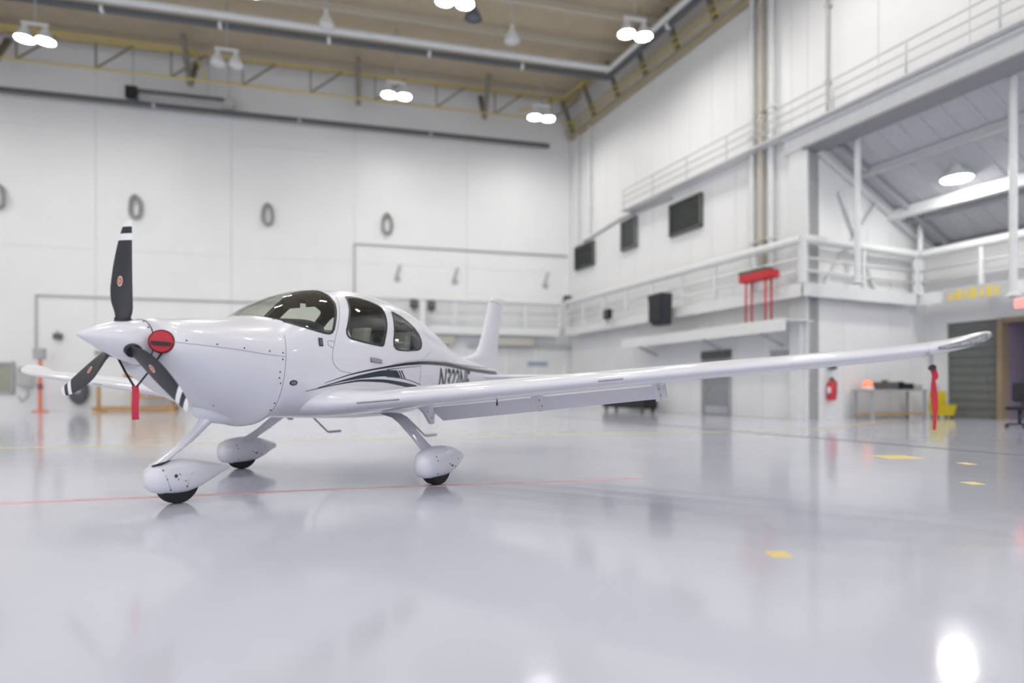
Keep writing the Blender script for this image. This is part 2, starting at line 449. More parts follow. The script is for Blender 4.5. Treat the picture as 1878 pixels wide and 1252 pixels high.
for ch in o.children:
    if ch.type == 'MESH':
        ch.data = ch.data.copy(); ch.data.materials.clear(); ch.data.materials.append(mat('dark_lamp_metal', (0.12, 0.13, 0.17), 0.5))
for src in (lamp_lit, lamp_off, lamp_bell):
    for ch in list(src.children): bpy.data.objects.remove(ch)
    bpy.data.objects.remove(src)

# ---- on the back wall
def ring_coil(d, z, label):
    bm = bmesh.new()
    pts = [Vector((0.26 * math.sin(t) * (0.75 + 0.25 * (1 - math.cos(t)) / 2), 0.05 * math.sin(3 * t), 0.50 * math.cos(t))) for t in [2 * PI * k / 28 for k in range(29)]]
    add_tube(bm, pts, 0.085, 8, False)
    e = fempty('hose_coil', 'B', d, 0.16, z, label, 'hose', 'hose coils hung high on the back wall')
    obj_bm('coil', bm, mat('coil_grey', (0.30, 0.30, 0.29), 0.7, var=0.15), e)
    tube('hook', [(0, -0.14, 0.52), (0, 0.06, 0.56), (0, 0.08, 0.46)], 0.03, DARKG, e, 6)
ring_coil(27.43, 9.75, 'grey hose coil on the back wall, cut by the left edge of the photo')
ring_coil(21.89, 9.69, 'grey hose coil on the back wall just above the propeller tip')
ring_coil(15.99, 9.74, 'grey hose coil on the back wall above the windshield')
ring_coil(10.14, 9.67, 'grey hose coil on the back wall above the cabin roof and tail')
def conduit(pts, r, label, m=PIPEM, fr='B'):
    F = FB if fr == 'B' else FR
    P_ = [F(*p) for p in pts]
    o = tube('conduit', [p - P_[0] for p in P_], r, m, None, 8); o.location = P_[0]
    return tag(o, label, 'conduit')
conduit([(11.8, 0.06, 5.9), (11.8, 0.06, 8.56), (0.16, 0.06, 8.56)], 0.05, 'grey conduit framing the back wall from the cabin roof to the corner')
conduit([(26.0, 0.06, 2.7), (26.0, 0.06, 5.35), (15.5, 0.06, 5.35)], 0.045, 'thin grey conduit turning down the back wall left of the propeller')
conduit([(23.2, 0.09, 3.9), (17.8, 0.09, 3.9)], 0.07, 'thicker grey pipe on the back wall behind the spinner')
conduit([(23.6, 0.1, 2.75), (17.8, 0.1, 2.75)], 0.08, 'lowest grey pipe on the back wall behind the spinner')
for d, lb in ((9.58, 'small grey slanted wall bracket left of the other two above the gallery'), (6.53, 'small grey slanted wall bracket midway above the gallery'), (1.45, 'small grey slanted wall bracket near the far corner')):
    e = fempty('wall_bracket', 'B', d, 0.02, 7.15, lb, 'bracket', 'slanted wall brackets')
    beam('arm', (0.12, 0.05, -0.35), (-0.08, 0.35, 0.35), 0.10, 0.10, mat('bracket_grey', (0.5, 0.5, 0.49), 0.6), e); box('plate', -0.12, 0.16, -0.02, 0.04, -0.45, -0.2, PIPEM, e)
# gallery along the back and the right wall: slab, thick white pipe as top rail, posts, mid rails
def gallery(name, fr, path, label, z_slab=4.36, th=0.42, inner=1, posts=1.9):
    F = FB if fr == 'B' else FR
    e = fempty(name, fr, 0, 0, 0, label, 'gallery')
    pts = [Vector(p) for p in path]
    for p, q in zip(pts, pts[1:]):
        d = (q - p); L_ = d.length; d.normalize(); nrm = Vector((-d.y, d.x, 0)) * inner
        mid = nrm * 0.35
        beam('deck_slab', p + mid + Vector((0, 0, z_slab - 0.06)), q + mid + Vector((0, 0, z_slab - 0.06)), 0.70, 0.12, STEELW, e)
        beam('fascia', p + Vector((0, 0, z_slab - th / 2)), q + Vector((0, 0, z_slab - th / 2)), 0.06, th, STEELW, e)
        tube('top_pipe', [p + Vector((0, 0, 5.74)), q + Vector((0, 0, 5.74))], 0.15, STEELW, e, 12)
        for zz in (4.75, 5.15): tube('mid_rail', [p + Vector((0, 0, zz)), q + Vector((0, 0, zz))], 0.045, STEELW, e, 6)
        n = max(1, int(L_ / posts))
        for k in range(n + 1):
            c = p + d * (L_ * k / n)
            box('post', c.x - 0.06, c.x + 0.06, c.y - 0.06, c.y + 0.06, z_slab, 5.72, STEELW, e)
    return e
gallery('gallery', 'B', [(0.85, 0.7, 0), (12.5, 0.7, 0)], 'white steel gallery along the back wall behind the fin', inner=-1)
gallery('gallery', 'R', [(0.8, -0.7, 0), (16.1, -0.7, 0)], 'white steel gallery along the right wall above the long shelf', inner=1)
gallery('gallery', 'R', [(16.2, -0.7, 0), (16.2, 4.8, 0)], 'white gallery return along the side of the right-hand bay', inner=1)
gallery('gallery', 'R', [(16.2, 5.0, 0), (30, 5.0, 0)], 'white gallery across the back of the right-hand bay above the roller door', inner=1)
def floodlight(fr, x, y, z, label, s=1.0):
    e = fempty('floodlight', fr, x, y, z, label, 'floodlight', 'black floodlights on the galleries')
    box('housing', -0.20 * s, 0.20 * s, -0.12, 0.14, -0.22 * s, 0.2 * s, BLACK, e, 0.03)
    tube('yoke', [(0, 0, -0.2 * s), (0, 0, -0.42 * s)], 0.035, BLACK, e, 6)
    box('lens', -0.15 * s, 0.15 * s, 0.14 if fr == 'B' else -0.15, 0.16 if fr == 'B' else -0.12, -0.15 * s, 0.15 * s, DARKG, e)
floodlight('B', 8.82, 1.0, 5.42, 'black floodlight on the back gallery, left of its neighbour')
floodlight('B', 7.92, 0.9, 5.38, 'black floodlight on the back gallery, just left of the fin')
floodlight('B', 0.45, 0.9, 5.95, 'black floodlight at the far corner of the galleries', 1.1)
floodlight('R', 5.5, -1.05, 4.60, 'black floodlight low on the right gallery', 1.1)
e = fempty('gallery_post', 'B', 8.4, 0.95, 0, 'white square post under the back gallery behind the cabin', 'post')
box('shaft', -0.14, 0.14, -0.14, 0.14, 0, 5.6, STEELW, e); box('base_plate', -0.25, 0.25, -0.25, 0.25, 0, 0.04, STEELG, e)
for d, w, lb in ((7.2, 0.55, 'tan storage box hung under the back gallery by the white post'), (3.6, 1.3, 'olive-grey duct box hung under the back gallery behind the fin')):
    e = fempty('storage_box', 'B', d, 0.35, 3.38, lb, 'box')
    box('case', -w, w, -0.3, 0.3, 0, 0.45, mat('tan_box', (0.50, 0.48, 0.42), 0.6), e, 0.02); box('lid', -w - 0.03, w + 0.03, -0.32, 0.32, 0.45, 0.5, PIPEM, e)
# big white sliding door with a blue notice
door_1 = struct(place(box('door_1', 0.3, 5.4, 0.0, 0.08, 0.0, 3.3, mat('off_white_door', (0.74, 0.74, 0.73), 0.5)), 'B'))
for x in (0.3, 2.0, 3.7, 5.3): box('door_rail', x, x + 0.1, 0.08, 0.12, 0, 3.3, WALLM, door_1)
box('head_track', 0.0, 5.8, 0.05, 0.22, 3.3, 3.5, PIPEM, door_1)
box('notice', 1.35, 2.5, 0.10, 0.125, 2.32, 2.55, mat('blue_notice', (0.32, 0.38, 0.50), 0.5), door_1)
window_1 = struct(place(box('window_1', 26.9, 28.2, 0.02, 0.06, 0.85, 2.2, mat('olive_window_glass', (0.34, 0.36, 0.28), 0.15)), 'B'))
for a_, b_, c_, d_ in ((26.85, 28.25, 2.15, 2.25), (26.85, 28.25, 0.8, 0.9), (26.85, 26.95, 0.8, 2.25), (28.15, 28.25, 0.8, 2.25)):
    box('window_frame', a_, b_, 0.0, 0.10, c_, d_, STEELG, window_1)
# equipment by the back wall at the left
e = fempty('hose_stand', 'B', 25.45, 0.9, 0, 'slim orange floor stand with grey control box by the back wall', 'stand')
tube('pole', [(0, 0, 0.04), (0, 0, 2.35)], 0.075, ORANGE, e, 10)
lathe('base', [(0.32, 0), (0.32, 0.05), (0.10, 0.08)], ORANGE, e, 16)
tube('collar', [(0, 0, 1.0), (0, 0, 1.25)], 0.11, mat('dark_red_collar', (0.30, 0.08, 0.06), 0.5), e, 10)
box('control_box', -0.2, 0.25, -0.12, 0.12, 2.35, 2.85, STEELG, e, 0.02)
e = fempty('spare_wheel', 'B', 24.2, 0.28, 0.95, 'dark spare wheel hung on the back wall behind the propeller', 'wheel')
rg = []
for (r, y) in ((0.22, -0.10), (0.5, -0.16), (0.62, -0.13), (0.66, 0), (0.62, 0.13), (0.5, 0.16), (0.22, 0.10)):
    rg.append([(0.62 * r * math.cos(2 * PI * k / 24), y, r * math.sin(2 * PI * k / 24)) for k in range(24)])
loft('tyre', rg, mat('dusty_rubber', (0.10, 0.105, 0.115), 0.8), e); lathe('hub', [(0.13, -0.12), (0.13, 0.12), (0.05, 0.13)], STEELG, e, 12).rotation_euler = (PI / 2, 0, 0)
e = fempty('timber_stand', 'B', 20.5, 1.0, 0, 'pale timber stand with plywood boxes behind the red streamer', 'stand')
box('base_rail', -0.6, 2.75, -0.4, -0.28, 0.04, 0.22, WOOD, e); box('base_rail', -0.6, 2.75, 0.28, 0.4, 0.04, 0.22, WOOD, e)
for x in (-0.5, 1.2, 2.6): box('upright', x - 0.06, x + 0.06, -0.06, 0.06, 0.0, 1.65, WOOD, e)
box('plywood_box', -0.9, 1.0, -0.32, 0.32, 0.62, 1.28, WOOD, e, 0.01); box('plywood_box', 0.2, 1.5, -0.30, 0.30, 1.28, 1.72, WOOD, e, 0.01)
box('foot_block', -0.6, -0.4, -0.45, 0.45, 0, 0.05, WOOD, e); box('foot_block', 2.4, 2.6, -0.45, 0.45, 0, 0.05, WOOD, e)
e = fempty('wall_lamp', 'B', 25.1, 0.1, 3.45, 'small dark wall lamp above the orange stand', 'lamp')
box('housing', -0.16, 0.16, -0.1, 0.14, -0.12, 0.14, DARKG, e, 0.02); tube('arm', [(0, 0, 0.1), (0, 0.1, 0.25)], 0.03, DARKG, e, 6)
e = fempty('hose_cabinet', 'B', 26.35, 0.25, 0.55, 'grey hose cabinet with dangling hose left of the orange stand', 'cabinet')
box('case', -0.3, 0.3, -0.22, 0.1, 0.6, 1.5, mat('pale_cabinet', (0.62, 0.62, 0.6), 0.5), e, 0.02); box('door', -0.26, 0.26, 0.1, 0.13, 0.65, 1.45, PIPEM, e)
tube('hose', [(-0.1, 0.05, 0.6), (-0.2, 0.1, 0.2), (0.05, 0.12, -0.1), (0.2, 0.1, 0.15)], 0.05, STEELG, e, 8)

# ---- on the right wall
def wall_vent(s0, s1, z0, z1, label, m):
    e = fempty('wall_vent', 'R', (s0 + s1) / 2, -0.02, (z0 + z1) / 2, label, 'vent', 'dark louvred vents on the right wall')
    w, hh = (s1 - s0) / 2, (z1 - z0) / 2
    box('back_plate', -w, w, -0.02, 0.04, -hh, hh, m, e)
    for a_, b_, c_, d_ in ((-w, w, hh - 0.07, hh), (-w, w, -hh, -hh + 0.07), (-w, -w + 0.07, -hh, hh), (w - 0.07, w, -hh, hh)):
        box('frame', a_, b_, -0.16, 0.0, c_, d_, m, e)
    n = 7
    for k in range(n):
        z = -hh + 0.12 + (2 * hh - 0.24) * k / (n - 1)
        beam('slat', (-w + 0.05, -0.09, z), (w - 0.05, -0.09, z), 0.14, 0.03, m, e).rotation_euler = (0.0, 0, 0)
wall_vent(0.81, 2.73, 7.57, 8.84, 'dark louvred vent on the right wall nearest the far corner', DARKG)
wall_vent(5.27, 6.47, 7.69, 9.12, 'small grey louvred vent between the two wider ones', GRILLE)
wall_vent(8.91, 10.86, 7.54, 8.90, 'wide dark louvred vent above the red trestle', DARKG)
for s_, r, z0, z1, lb, m in ((1.15, 0.06, 8.9, 15.0, 'thin pale riser pipe on the right wall by the far corner', STEELW), (2.4, 0.06, 9.3, 15.0, 'thin pale riser pipe right of the corner riser', STEELW),
                          (13.55, 0.10, 5.0, 15.0, 'white riser pipe left of the tan one on the right wall', STEELW), (13.95, 0.11, 5.0, 16.5, 'tan riser pipe between white risers on the right wall', mat('tan_pipe', (0.55, 0.50, 0.42), 0.5)), (14.4, 0.10, 5.0, 16.5, 'white riser pipe right of the tan one on the right wall', STEELW),
                          (16.6, 0.05, 9.4, 16.5, 'thin grey riser pipe over the bay opening', PIPEM)):
    o = tube('riser_pipe', [(0, 0, z0), (0, 0, z1)], r, m, None, 10); place(o, 'R', s_, -0.16, 0); tag(o, lb, 'pipe')
    for z in (z0 + 1.2, (z0 + z1) / 2, z1 - 1.2): box('pipe_clamp', -r * 1.3, r * 1.3, -r * 1.2, 0.16, z, z + 0.06, m, o)
conduit([(1.6, -0.06, 9.0), (5.2, -0.06, 9.35), (9.0, -0.06, 9.2)], 0.05, 'thin conduit linking the vents on the right wall', PIPEM, 'R')
e = fempty('wall_shelf', 'R', 11.6, -0.66, 2.84, 'long white steel shelf low on the right wall', 'shelf')
box('fascia', -4.6, 4.4, -0.66, -0.60, 0, 0.40, STEELW, e); box('top', -4.6, 4.4, -0.62, 0.62, 0.34, 0.38, STEELW, e)
for x in (-3.6, 0.4, 3.2): beam('bracket', (x, 0.6, -0.35), (x, -0.4, 0.02), 0.08, 0.08, PIPEM, e)
e = fempty('red_trestle', 'R', 14.7, -1.06, 3.22, 'red trestle with dark tray standing on the long wall shelf', 'trestle')
for x in (-0.42, 0.42):
    for y in (-0.13, 0.13): tube('leg', [(x, y, 0), (x, y, 1.45)], 0.035, REDP, e, 6)
box('top_box', -0.68, 0.68, -0.22, 0.22, 1.42, 1.68, REDP, e, 0.02); box('tray', -0.7, 0.45, -0.2, 0.2, 1.68, 1.80, DARKG, e, 0.01)
e = fempty('loudspeaker', 'R', 9.75, -1.25, 3.62, 'black loudspeaker tilted over the long wall shelf', 'loudspeaker')
loft('cabinet', [[(x * k + sh, y * k2 - 0.1 * sh, z) for x, y in ((-0.48, -0.25), (0.48, -0.25), (0.48, 0.25), (-0.48, 0.25))] for z, k, k2, sh in ((0.0, 0.72, 0.8, 0.08), (0.1, 0.78, 0.9, 0.06), (1.2, 1.0, 1.0, -0.06), (1.28, 1.0, 1.0, -0.07))], mat('speaker_black', (0.03, 0.032, 0.042), 0.6), e, smooth=False)
box('grille', -0.40, 0.40, -0.30, -0.24, 0.15, 1.12, BLACK, e); tube('bracket', [(0, 0.2, 0.6), (0, 0.5, 0.6)], 0.05, BLACK, e, 6)
door_2 = struct(place(box('door_2', 10.9, 12.3, -0.03, 0.02, 0, 2.2, mat('grey_steel_door', (0.30, 0.31, 0.32), 0.45)), 'R'))
box('door_head', 10.8, 12.4, -0.08, 0.02, 2.2, 2.5, DARKG, door_2); box('door_frame', 10.8, 10.9, -0.06, 0.02, 0, 2.2, STEELG, door_2); box('door_frame', 12.3, 12.4, -0.06, 0.02, 0, 2.2, STEELG, door_2)
box('door_handle', 11.05, 11.2, -0.10, -0.03, 1.02, 1.07, METAL, door_2); box('kick_plate', 11.0, 12.2, -0.04, -0.03, 0.05, 0.35, METAL, door_2)
window_2 = struct(place(box('window_2', 14.25, 15.1, -0.03, 0.02, 1.75, 2.36, mat('grey_pane', (0.36, 0.38, 0.39), 0.2)), 'R'))
for a_, b_, c_, d_ in ((14.2, 15.15, 2.34, 2.4), (14.2, 15.15, 1.7, 1.76), (14.2, 14.26, 1.7, 2.4), (15.09, 15.15, 1.7, 2.4)): box('window_frame', a_, b_, -0.06, 0.0, c_, d_, STEELW, window_2)
e = fempty('equipment_cart', 'R', 7.0, -0.9, 0, 'low black equipment cart beside the right wall under the flap', 'cart')
box('body', -1.7, 1.7, -0.35, 0.35, 0.16, 0.62, BLACK, e, 0.04); box('lid', -1.5, 0.2, -0.3, 0.3, 0.62, 0.70, DARKG, e, 0.02)
for x in (-1.4, 1.4):
    for y in (-0.28, 0.28):
        w_ = lathe('wheel', [(0.04, -0.03), (0.10, -0.03), (0.10, 0.03), (0.04, 0.03)], RUBBER, e, 14); w_.rotation_euler = (PI / 2, 0, 0); w_.location = (x, y, 0.10)
        box('axle_fork', x - 0.03, x + 0.03, y - 0.05, y + 0.05, 0.1, 0.18, STEELG, e)

# ---- the lean-to bay that opens on the right
ROOFZ = lambda out: LZ + 0.35 - 0.46 * out
bay = struct(place(box('wall_bay_side', S0 - 0.1, S0 - 0.02, 0.5, 7.0, 0, 9.2, WALLM), 'R'))
bay.name = 'wall_bay'
for k in range(5):
    box('wall_panel', S0 - 0.03, S0, 0.5 + 1.2 * k + 0.01, 0.5 + 1.2 * (k + 1) - 0.01, 0.0, min(8.6, ROOFZ(0.5 + 1.2 * (k + 1)) - 0.2), WALLM, bay)
pil = struct(place(box('trim_2', 15.25, 15.75, -0.12, 0.5, 0, LZ + 0.3, STEELW), 'R'))
box('pillar_flange', 15.15, 15.85, -0.16, -0.10, 0, LZ, STEELW, pil); box('pillar_brace', 15.3, 15.7, -0.30, -0.16, 0.0, 3.2, STEELW, pil)
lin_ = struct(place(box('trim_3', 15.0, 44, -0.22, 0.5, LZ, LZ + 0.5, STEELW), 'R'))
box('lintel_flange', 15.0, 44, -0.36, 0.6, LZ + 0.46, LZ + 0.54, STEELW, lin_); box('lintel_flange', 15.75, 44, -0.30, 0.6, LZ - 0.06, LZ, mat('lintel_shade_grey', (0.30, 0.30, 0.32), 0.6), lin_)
roof = struct(place(loft('ceiling_bay', [[(x, 0.4, ROOFZ(0.4)), (x, 9.5, ROOFZ(9.5)), (x, 9.5, ROOFZ(9.5) + 0.2), (x, 0.4, ROOFZ(0.4) + 0.2)] for x in (S0 - 0.5, 44)], mat('grey_ribbed_roof', (0.52, 0.53, 0.56), 0.6, var=0.03), smooth=False), 'R'))
for k in range(18): beam('roof_rib', (S0 + 0.6 * k, 0.5, ROOFZ(0.5) - 0.015), (S0 + 0.6 * k, 9.4, ROOFZ(9.4) - 0.015), 0.05, 0.03, mat('roof_rib_grey', (0.55, 0.56, 0.59), 0.6), roof)
for out, w, hh, m in ((2.0, 0.16, 0.26, mat('pale_grey_steel', (0.55, 0.55, 0.56), 0.5)), (4.1, 0.30, 0.36, STEELW), (4.7, 0.14, 0.18, STEELG)):
    beam('purlin', (S0, out, ROOFZ(out) - hh / 2), (44, out, ROOFZ(out) - hh / 2), w, hh, m, roof)
beam('edge_rafter', (S0 + 0.12, 0.4, ROOFZ(0.4) - 0.16), (S0 + 0.12, 7, ROOFZ(7) - 0.16), 0.2, 0.26, STEELW, roof)
beam('edge_rafter', (S0 + 0.7, 0.6, ROOFZ(0.6) - 0.14), (S0 + 0.7, 7, ROOFZ(7) - 0.14), 0.1, 0.18, STEELG, roof)
for a_, b_ in (((S0 + 0.1, 0.6, 4.4), (S0 + 0.1, 3.2, 7.4)), ((S0 + 0.1, 3.2, 4.4), (S0 + 0.1, 1.4, 7.6))): beam('wall_brace', a_, b_, 0.08, 0.10, STEELW, bay)
wb = struct(place(box('wall_bay_rear', S0 - 0.1, 16.45, 6.2, 6.5, 0, 6.2, WALLM), 'R')); wb.name = 'wall_rear'
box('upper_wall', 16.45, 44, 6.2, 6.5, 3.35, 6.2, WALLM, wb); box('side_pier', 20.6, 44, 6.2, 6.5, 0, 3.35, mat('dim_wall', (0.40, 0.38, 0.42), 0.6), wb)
door_3 = struct(place(box('door_3', 16.45, 18.05, 6.3, 6.36, 0, 3.35, DOORG), 'R'))
for k in range(11): box('door_slat', 16.45, 18.05, 6.26, 6.31, 0.02 + 0.30 * k, 0.29 + 0.30 * k, DOORG, door_3)
box('door_guide', 16.36, 16.45, 6.15, 6.35, 0, 3.4, WALLM, door_3)
door_4 = struct(place(box('door_4', 18.05, 18.2, 6.05, 6.45, 0, 3.35, mat('brown_door_post', (0.30, 0.22, 0.14), 0.6)), 'R'))
box('door_head', 18.2, 20.6, 6.1, 6.45, 3.2, 3.35, mat('brown_head', (0.30, 0.22, 0.14), 0.6), door_4)
wr = struct(place(box('wall_room', 17.5, 23, 9.0, 9.2, 0, 3.4, mat('mauve_room_wall', (0.26, 0.20, 0.28), 0.7)), 'R'))
box('room_side', 18.05, 18.2, 6.45, 9.0, 0, 3.4, mat('mauve_room_wall2', (0.24, 0.19, 0.26), 0.7), wr); box('room_ceiling', 18.05, 23, 6.4, 9.2, 3.4, 3.5, mat('mauve_room_wall2', (0.24, 0.19, 0.26), 0.7), wr)
for k, (s_, lb) in enumerate(((18.75, 'dark wall screen in the mauve room, left of the pair'), (19.3, 'dark wall screen in the mauve room, right of the pair'))):
    e = fempty('wall_screen', 'R', s_, 8.9, 1.55, lb, 'screen', 'dark screens in the side room')
    box('panel', -0.2, 0.2, -0.05, 0.05, -0.05, 0.65, BLACK, e, 0.02); box('mount', -0.05, 0.05, 0.05, 0.12, 0.2, 0.4, DARKG, e)
# posts between gallery and roof
for s_, out, z0, z1, r, lb in ((16.95, 0.75, 4.3, ROOFZ(0.75), 0.10, 'white round post rising from the bay gallery beside the pillar'), (16.2, 5.05, 4.3, ROOFZ(5.05) , 0.09, 'white round post at the inner corner of the bay gallery'), (21.1, 0.8, 3.3, ROOFZ(0.8), 0.09, 'tall white post nearest the right edge of the photo')):
    o = tube('bay_post', [(0, 0, z0), (0, 0, z1)], r, STEELW, None, 12); place(o, 'R', s_, out, 0); tag(o, lb, 'post')
    lathe('foot_plate', [(r * 1.8, z0), (r * 1.8, z0 + 0.06), (r * 1.05, z0 + 0.1)], STEELW, o, 12)
for s_, lb in ((18.55, 'round lit lamp under the sloping roof of the right-hand bay'), (24.0, 'round unseen bay lamp added farther right to brighten the bay roof'), (29.5, 'round unseen bay lamp added beside the camera to brighten the bay roof')):  # the last two are unseen lamps, added to brighten the bay roof
    e = fempty('bay_lamp', 'R', s_, 3.0, ROOFZ(3.0) - 0.42, lb, 'lamp')
    lathe('lamp_shade', [(0.10, 0.45), (0.16, 0.30), (0.36, 0.10), (0.42, 0.0)], STEELW, e, 24)
    lathe('lamp_lens', [(0.40, 0.01), (0.38, -0.03), (0.2, -0.07), (0.03, -0.08)], LAMPBAY, e, 24); tube('stem', [(0, 0, 0.4), (0, 0, 0.6)], 0.03, STEELG, e, 6)
e = fempty('gallery_sign', 'R', 18.0, 4.93, 4.14, 'grey sign board with yellow lettering on the bay gallery', 'sign')
box('board', -0.95, 0.95, -0.03, 0.02, -0.22, 0.26, mat('sign_grey', (0.50, 0.50, 0.50), 0.5), e)
x = -0.80
for k, w in enumerate((0.20, 0.22, 0.14, 0.24, 0.20, 0.18, 0.16)):
    bm = bmesh.new(); hh = (0.13, 0.17, 0.15, 0.18, 0.14, 0.17, 0.15)[k]
    vs = [bm.verts.new(v) for v in ((x, -0.035, -hh), (x + w * 0.85, -0.035, -hh), (x + w * (0.6, 0.9, 0.7, 0.85, 0.5, 0.9, 0.8)[k], -0.035, hh), (x + w * (0.3, 0.05, 0.2, 0.1, 0.35, 0.0, 0.15)[k], -0.035, hh))]
    r_ = bmesh.ops.extrude_face_region(bm, geom=[bm.faces.new(vs)])
    for v in r_['geom']:
        if isinstance(v, bmesh.types.BMVert): v.co.y += 0.01
    obj_bm('sign_mark', bm, mat('sign_yellow', (0.72, 0.56, 0.10), 0.5), e, smooth=False)
    x += w + 0.03
e = fempty('exit_sign', 'R', 19.45, 4.85, 3.62, 'small glowing red sign below the bay gallery at the right edge', 'sign')
box('face', -0.28, 0.28, -0.03, 0.0, -0.12, 0.13, mat('red_sign_glow', (0.9, 0.16, 0.14), 0.5, var=0, emit=1.2), e); box('case', -0.31, 0.31, 0.0, 0.08, -0.15, 0.16, WHITE, e)
tube('hanger', [(0, 0.04, 0.15), (0, 0.04, 0.40)], 0.02, WHITE, e, 6)
# things on the bay floor
e = fempty('fire_extinguisher', 'R', S0 + 0.14, 0.95, 0.62, 'red fire extinguisher hung on the bay wall beside the pillar', 'extinguisher')
lathe('cylinder', [(0.05, 0.0), (0.13, 0.02), (0.14, 0.06), (0.14, 0.52), (0.10, 0.62), (0.05, 0.66)], REDP, e, 16)
lathe('valve', [(0.05, 0.66), (0.05, 0.74), (0.02, 0.78)], BLACK, e, 10); tube('hose', [(0.0, 0.05, 0.72), (0.05, 0.16, 0.6), (0.04, 0.17, 0.2)], 0.02, BLACK, e, 6)
box('gauge_plate', -0.06, 0.06, -0.15, -0.13, 0.25, 0.45, WHITE, e)
e = fempty('wall_phone', 'R', S0 + 0.06, 1.05, 1.75, 'small blue box on the bay wall above the extinguisher', 'box')
box('case', -0.02, 0.10, -0.16, 0.16, -0.1, 0.25, mat('slate_blue_box', (0.16, 0.20, 0.28), 0.5), e, 0.02); box('handset', 0.10, 0.15, -0.1, -0.03, -0.06, 0.2, BLACK, e)
e = fempty('workbench', 'R', S0 + 0.55, 3.3, 0, 'cluttered grey workbench along the side wall of the bay', 'workbench')
box('worktop', -0.35, 0.35, -1.45, 1.45, 0.92, 0.99, STEELG, e)
for y in (-1.35, 1.35):
    for x in (-0.3, 0.3): box('leg', x - 0.04, x + 0.04, y - 0.04, y + 0.04, 0, 0.92, STEELG, e)
box('lower_shelf', -0.33, 0.33, -1.4, 1.4, 0.14, 0.18, WOOD, e)
for y, w, hh, m, nm, lb in ((-0.3, 0.35, 0.45, DARKG, 'tool_case', 'dark tool case on the workbench, left'), (0.55, 0.3, 0.38, BLACK, 'tool_case', 'black tool case in the middle of the workbench'), (1.1, 0.22, 0.3, STEELG, 'tool_case', 'grey tool case at the far end of the workbench')):
    q = fempty(nm, 'R', S0 + 0.55, 3.3 + y, 0.99, lb, 'case')
    q.location.z = 0.99
    box('case', -0.25, 0.25, -w, w, 0, hh * 0.55, m, q, 0.02); box('handle', -0.03, 0.03, -0.12, 0.12, hh * 0.55, hh * 0.7, m, q)
q = fempty('warning_light', 'R', S0 + 0.5, 2.2, 0.99, 'orange-red warning light on the workbench', 'light')
lathe('dome', [(0.16, 0.08), (0.16, 0.18), (0.12, 0.27), (0.03, 0.31)], mat('orange_dome', (0.85, 0.20, 0.10), 0.4, emit=0.6), q, 16); lathe('base', [(0.20, 0), (0.20, 0.08)], WHITE, q, 16)
e = fempty('mop_bucket', 'R', 16.75, 5.35, 0, 'yellow mop bucket with wringer in front of the grey roller door', 'bucket')
loft('bucket', [[(x * k, y * k, z) for x, y in ((-0.34, -0.24), (0.34, -0.24), (0.34, 0.24), (-0.34, 0.24))] for z, k in ((0.08, 0.8), (0.45, 1.0), (0.46, 0.9), (0.14, 0.75))], YELLOW, e, smooth=False)
loft('wringer', [[(x, y, z) for x, y in ((-0.30, -0.2), (0.02, -0.2), (0.02, 0.2), (-0.30, 0.2))] for z in (0.42, 0.92)], YELLOW, e, smooth=False)
tube('handle', [(-0.1, 0, 0.9), (-0.16, 0, 1.15)], 0.025, STEELG, e, 6)
for x in (-0.22, 0.22):
    for y in (-0.15, 0.15):
        w_ = lathe('caster', [(0.02, -0.02), (0.045, -0.02), (0.045, 0.02), (0.02, 0.02)], BLACK, e, 12); w_.rotation_euler = (PI / 2, 0, 0); w_.location = (x, y, 0.045)
        box('caster_fork', x - 0.02, x + 0.02, y - 0.03, y + 0.03, 0.05, 0.1, BLACK, e)
e = empty('office_chair', (12.95, 15.3, 0), 0.6, 'black office chair at the right edge in front of the mauve room', 'chair')
for k in range(5):
    a_ = 2 * PI * k / 5
    beam('base_arm', (0, 0, 0.10), (0.32 * math.cos(a_), 0.32 * math.sin(a_), 0.08), 0.05, 0.04, BLACK, e)
    w_ = lathe('caster', [(0.015, -0.02), (0.035, -0.02), (0.035, 0.02), (0.015, 0.02)], BLACK, e, 10); w_.rotation_euler = (PI / 2, 0, a_); w_.location = (0.32 * math.cos(a_), 0.32 * math.sin(a_), 0.035)
tube('column', [(0, 0, 0.1), (0, 0, 0.46)], 0.035, BLACK, e, 8)
box('seat', -0.26, 0.26, -0.25, 0.25, 0.45, 0.54, BLACK, e, 0.03); box('backrest', 0.20, 0.28, -0.22, 0.22, 0.66, 1.15, BLACK, e, 0.03); beam('back_support', (0.18, 0, 0.48), (0.26, 0, 0.8), 0.06, 0.03, BLACK, e)
# catwalk rails over the bay
e = fempty('catwalk_rail', 'R', 0, 0, 0, 'thin grey catwalk railing along the right wall above the bay opening', 'railing')
for z in (9.75, 10.05, 10.35): tube('rail', [(6.0, -0.55, z), (36, -0.55, z)], 0.026, mat('pale_rail_grey', (0.62, 0.63, 0.63), 0.5), e, 6)
for k in range(14): tube('post', [(6.1 + 2.2 * k, -0.55, 9.45), (6.1 + 2.2 * k, -0.55, 10.36)], 0.03, mat('pale_rail_grey', (0.62, 0.63, 0.63), 0.5), e, 6)
box('walkway', 5.9, 36, -0.6, -0.02, 9.41, 9.45, mat('walkway_grey', (0.74, 0.74, 0.74), 0.6), e)

# ================================================================== the airplane
# local frame: x = aft of the spinner tip, y = starboard, z = up; helper P takes (aft, port, up)
def P(a, l, z): return Vector((a, -l, z))
PLANE_LOC, PLANE_YAW = (-3.18, 4.37, 0.0), math.radians(63.9)
plane = empty('airplane', PLANE_LOC, PLANE_YAW,
              'white low-wing propeller airplane with three-blade propeller and navy side stripes', 'airplane')
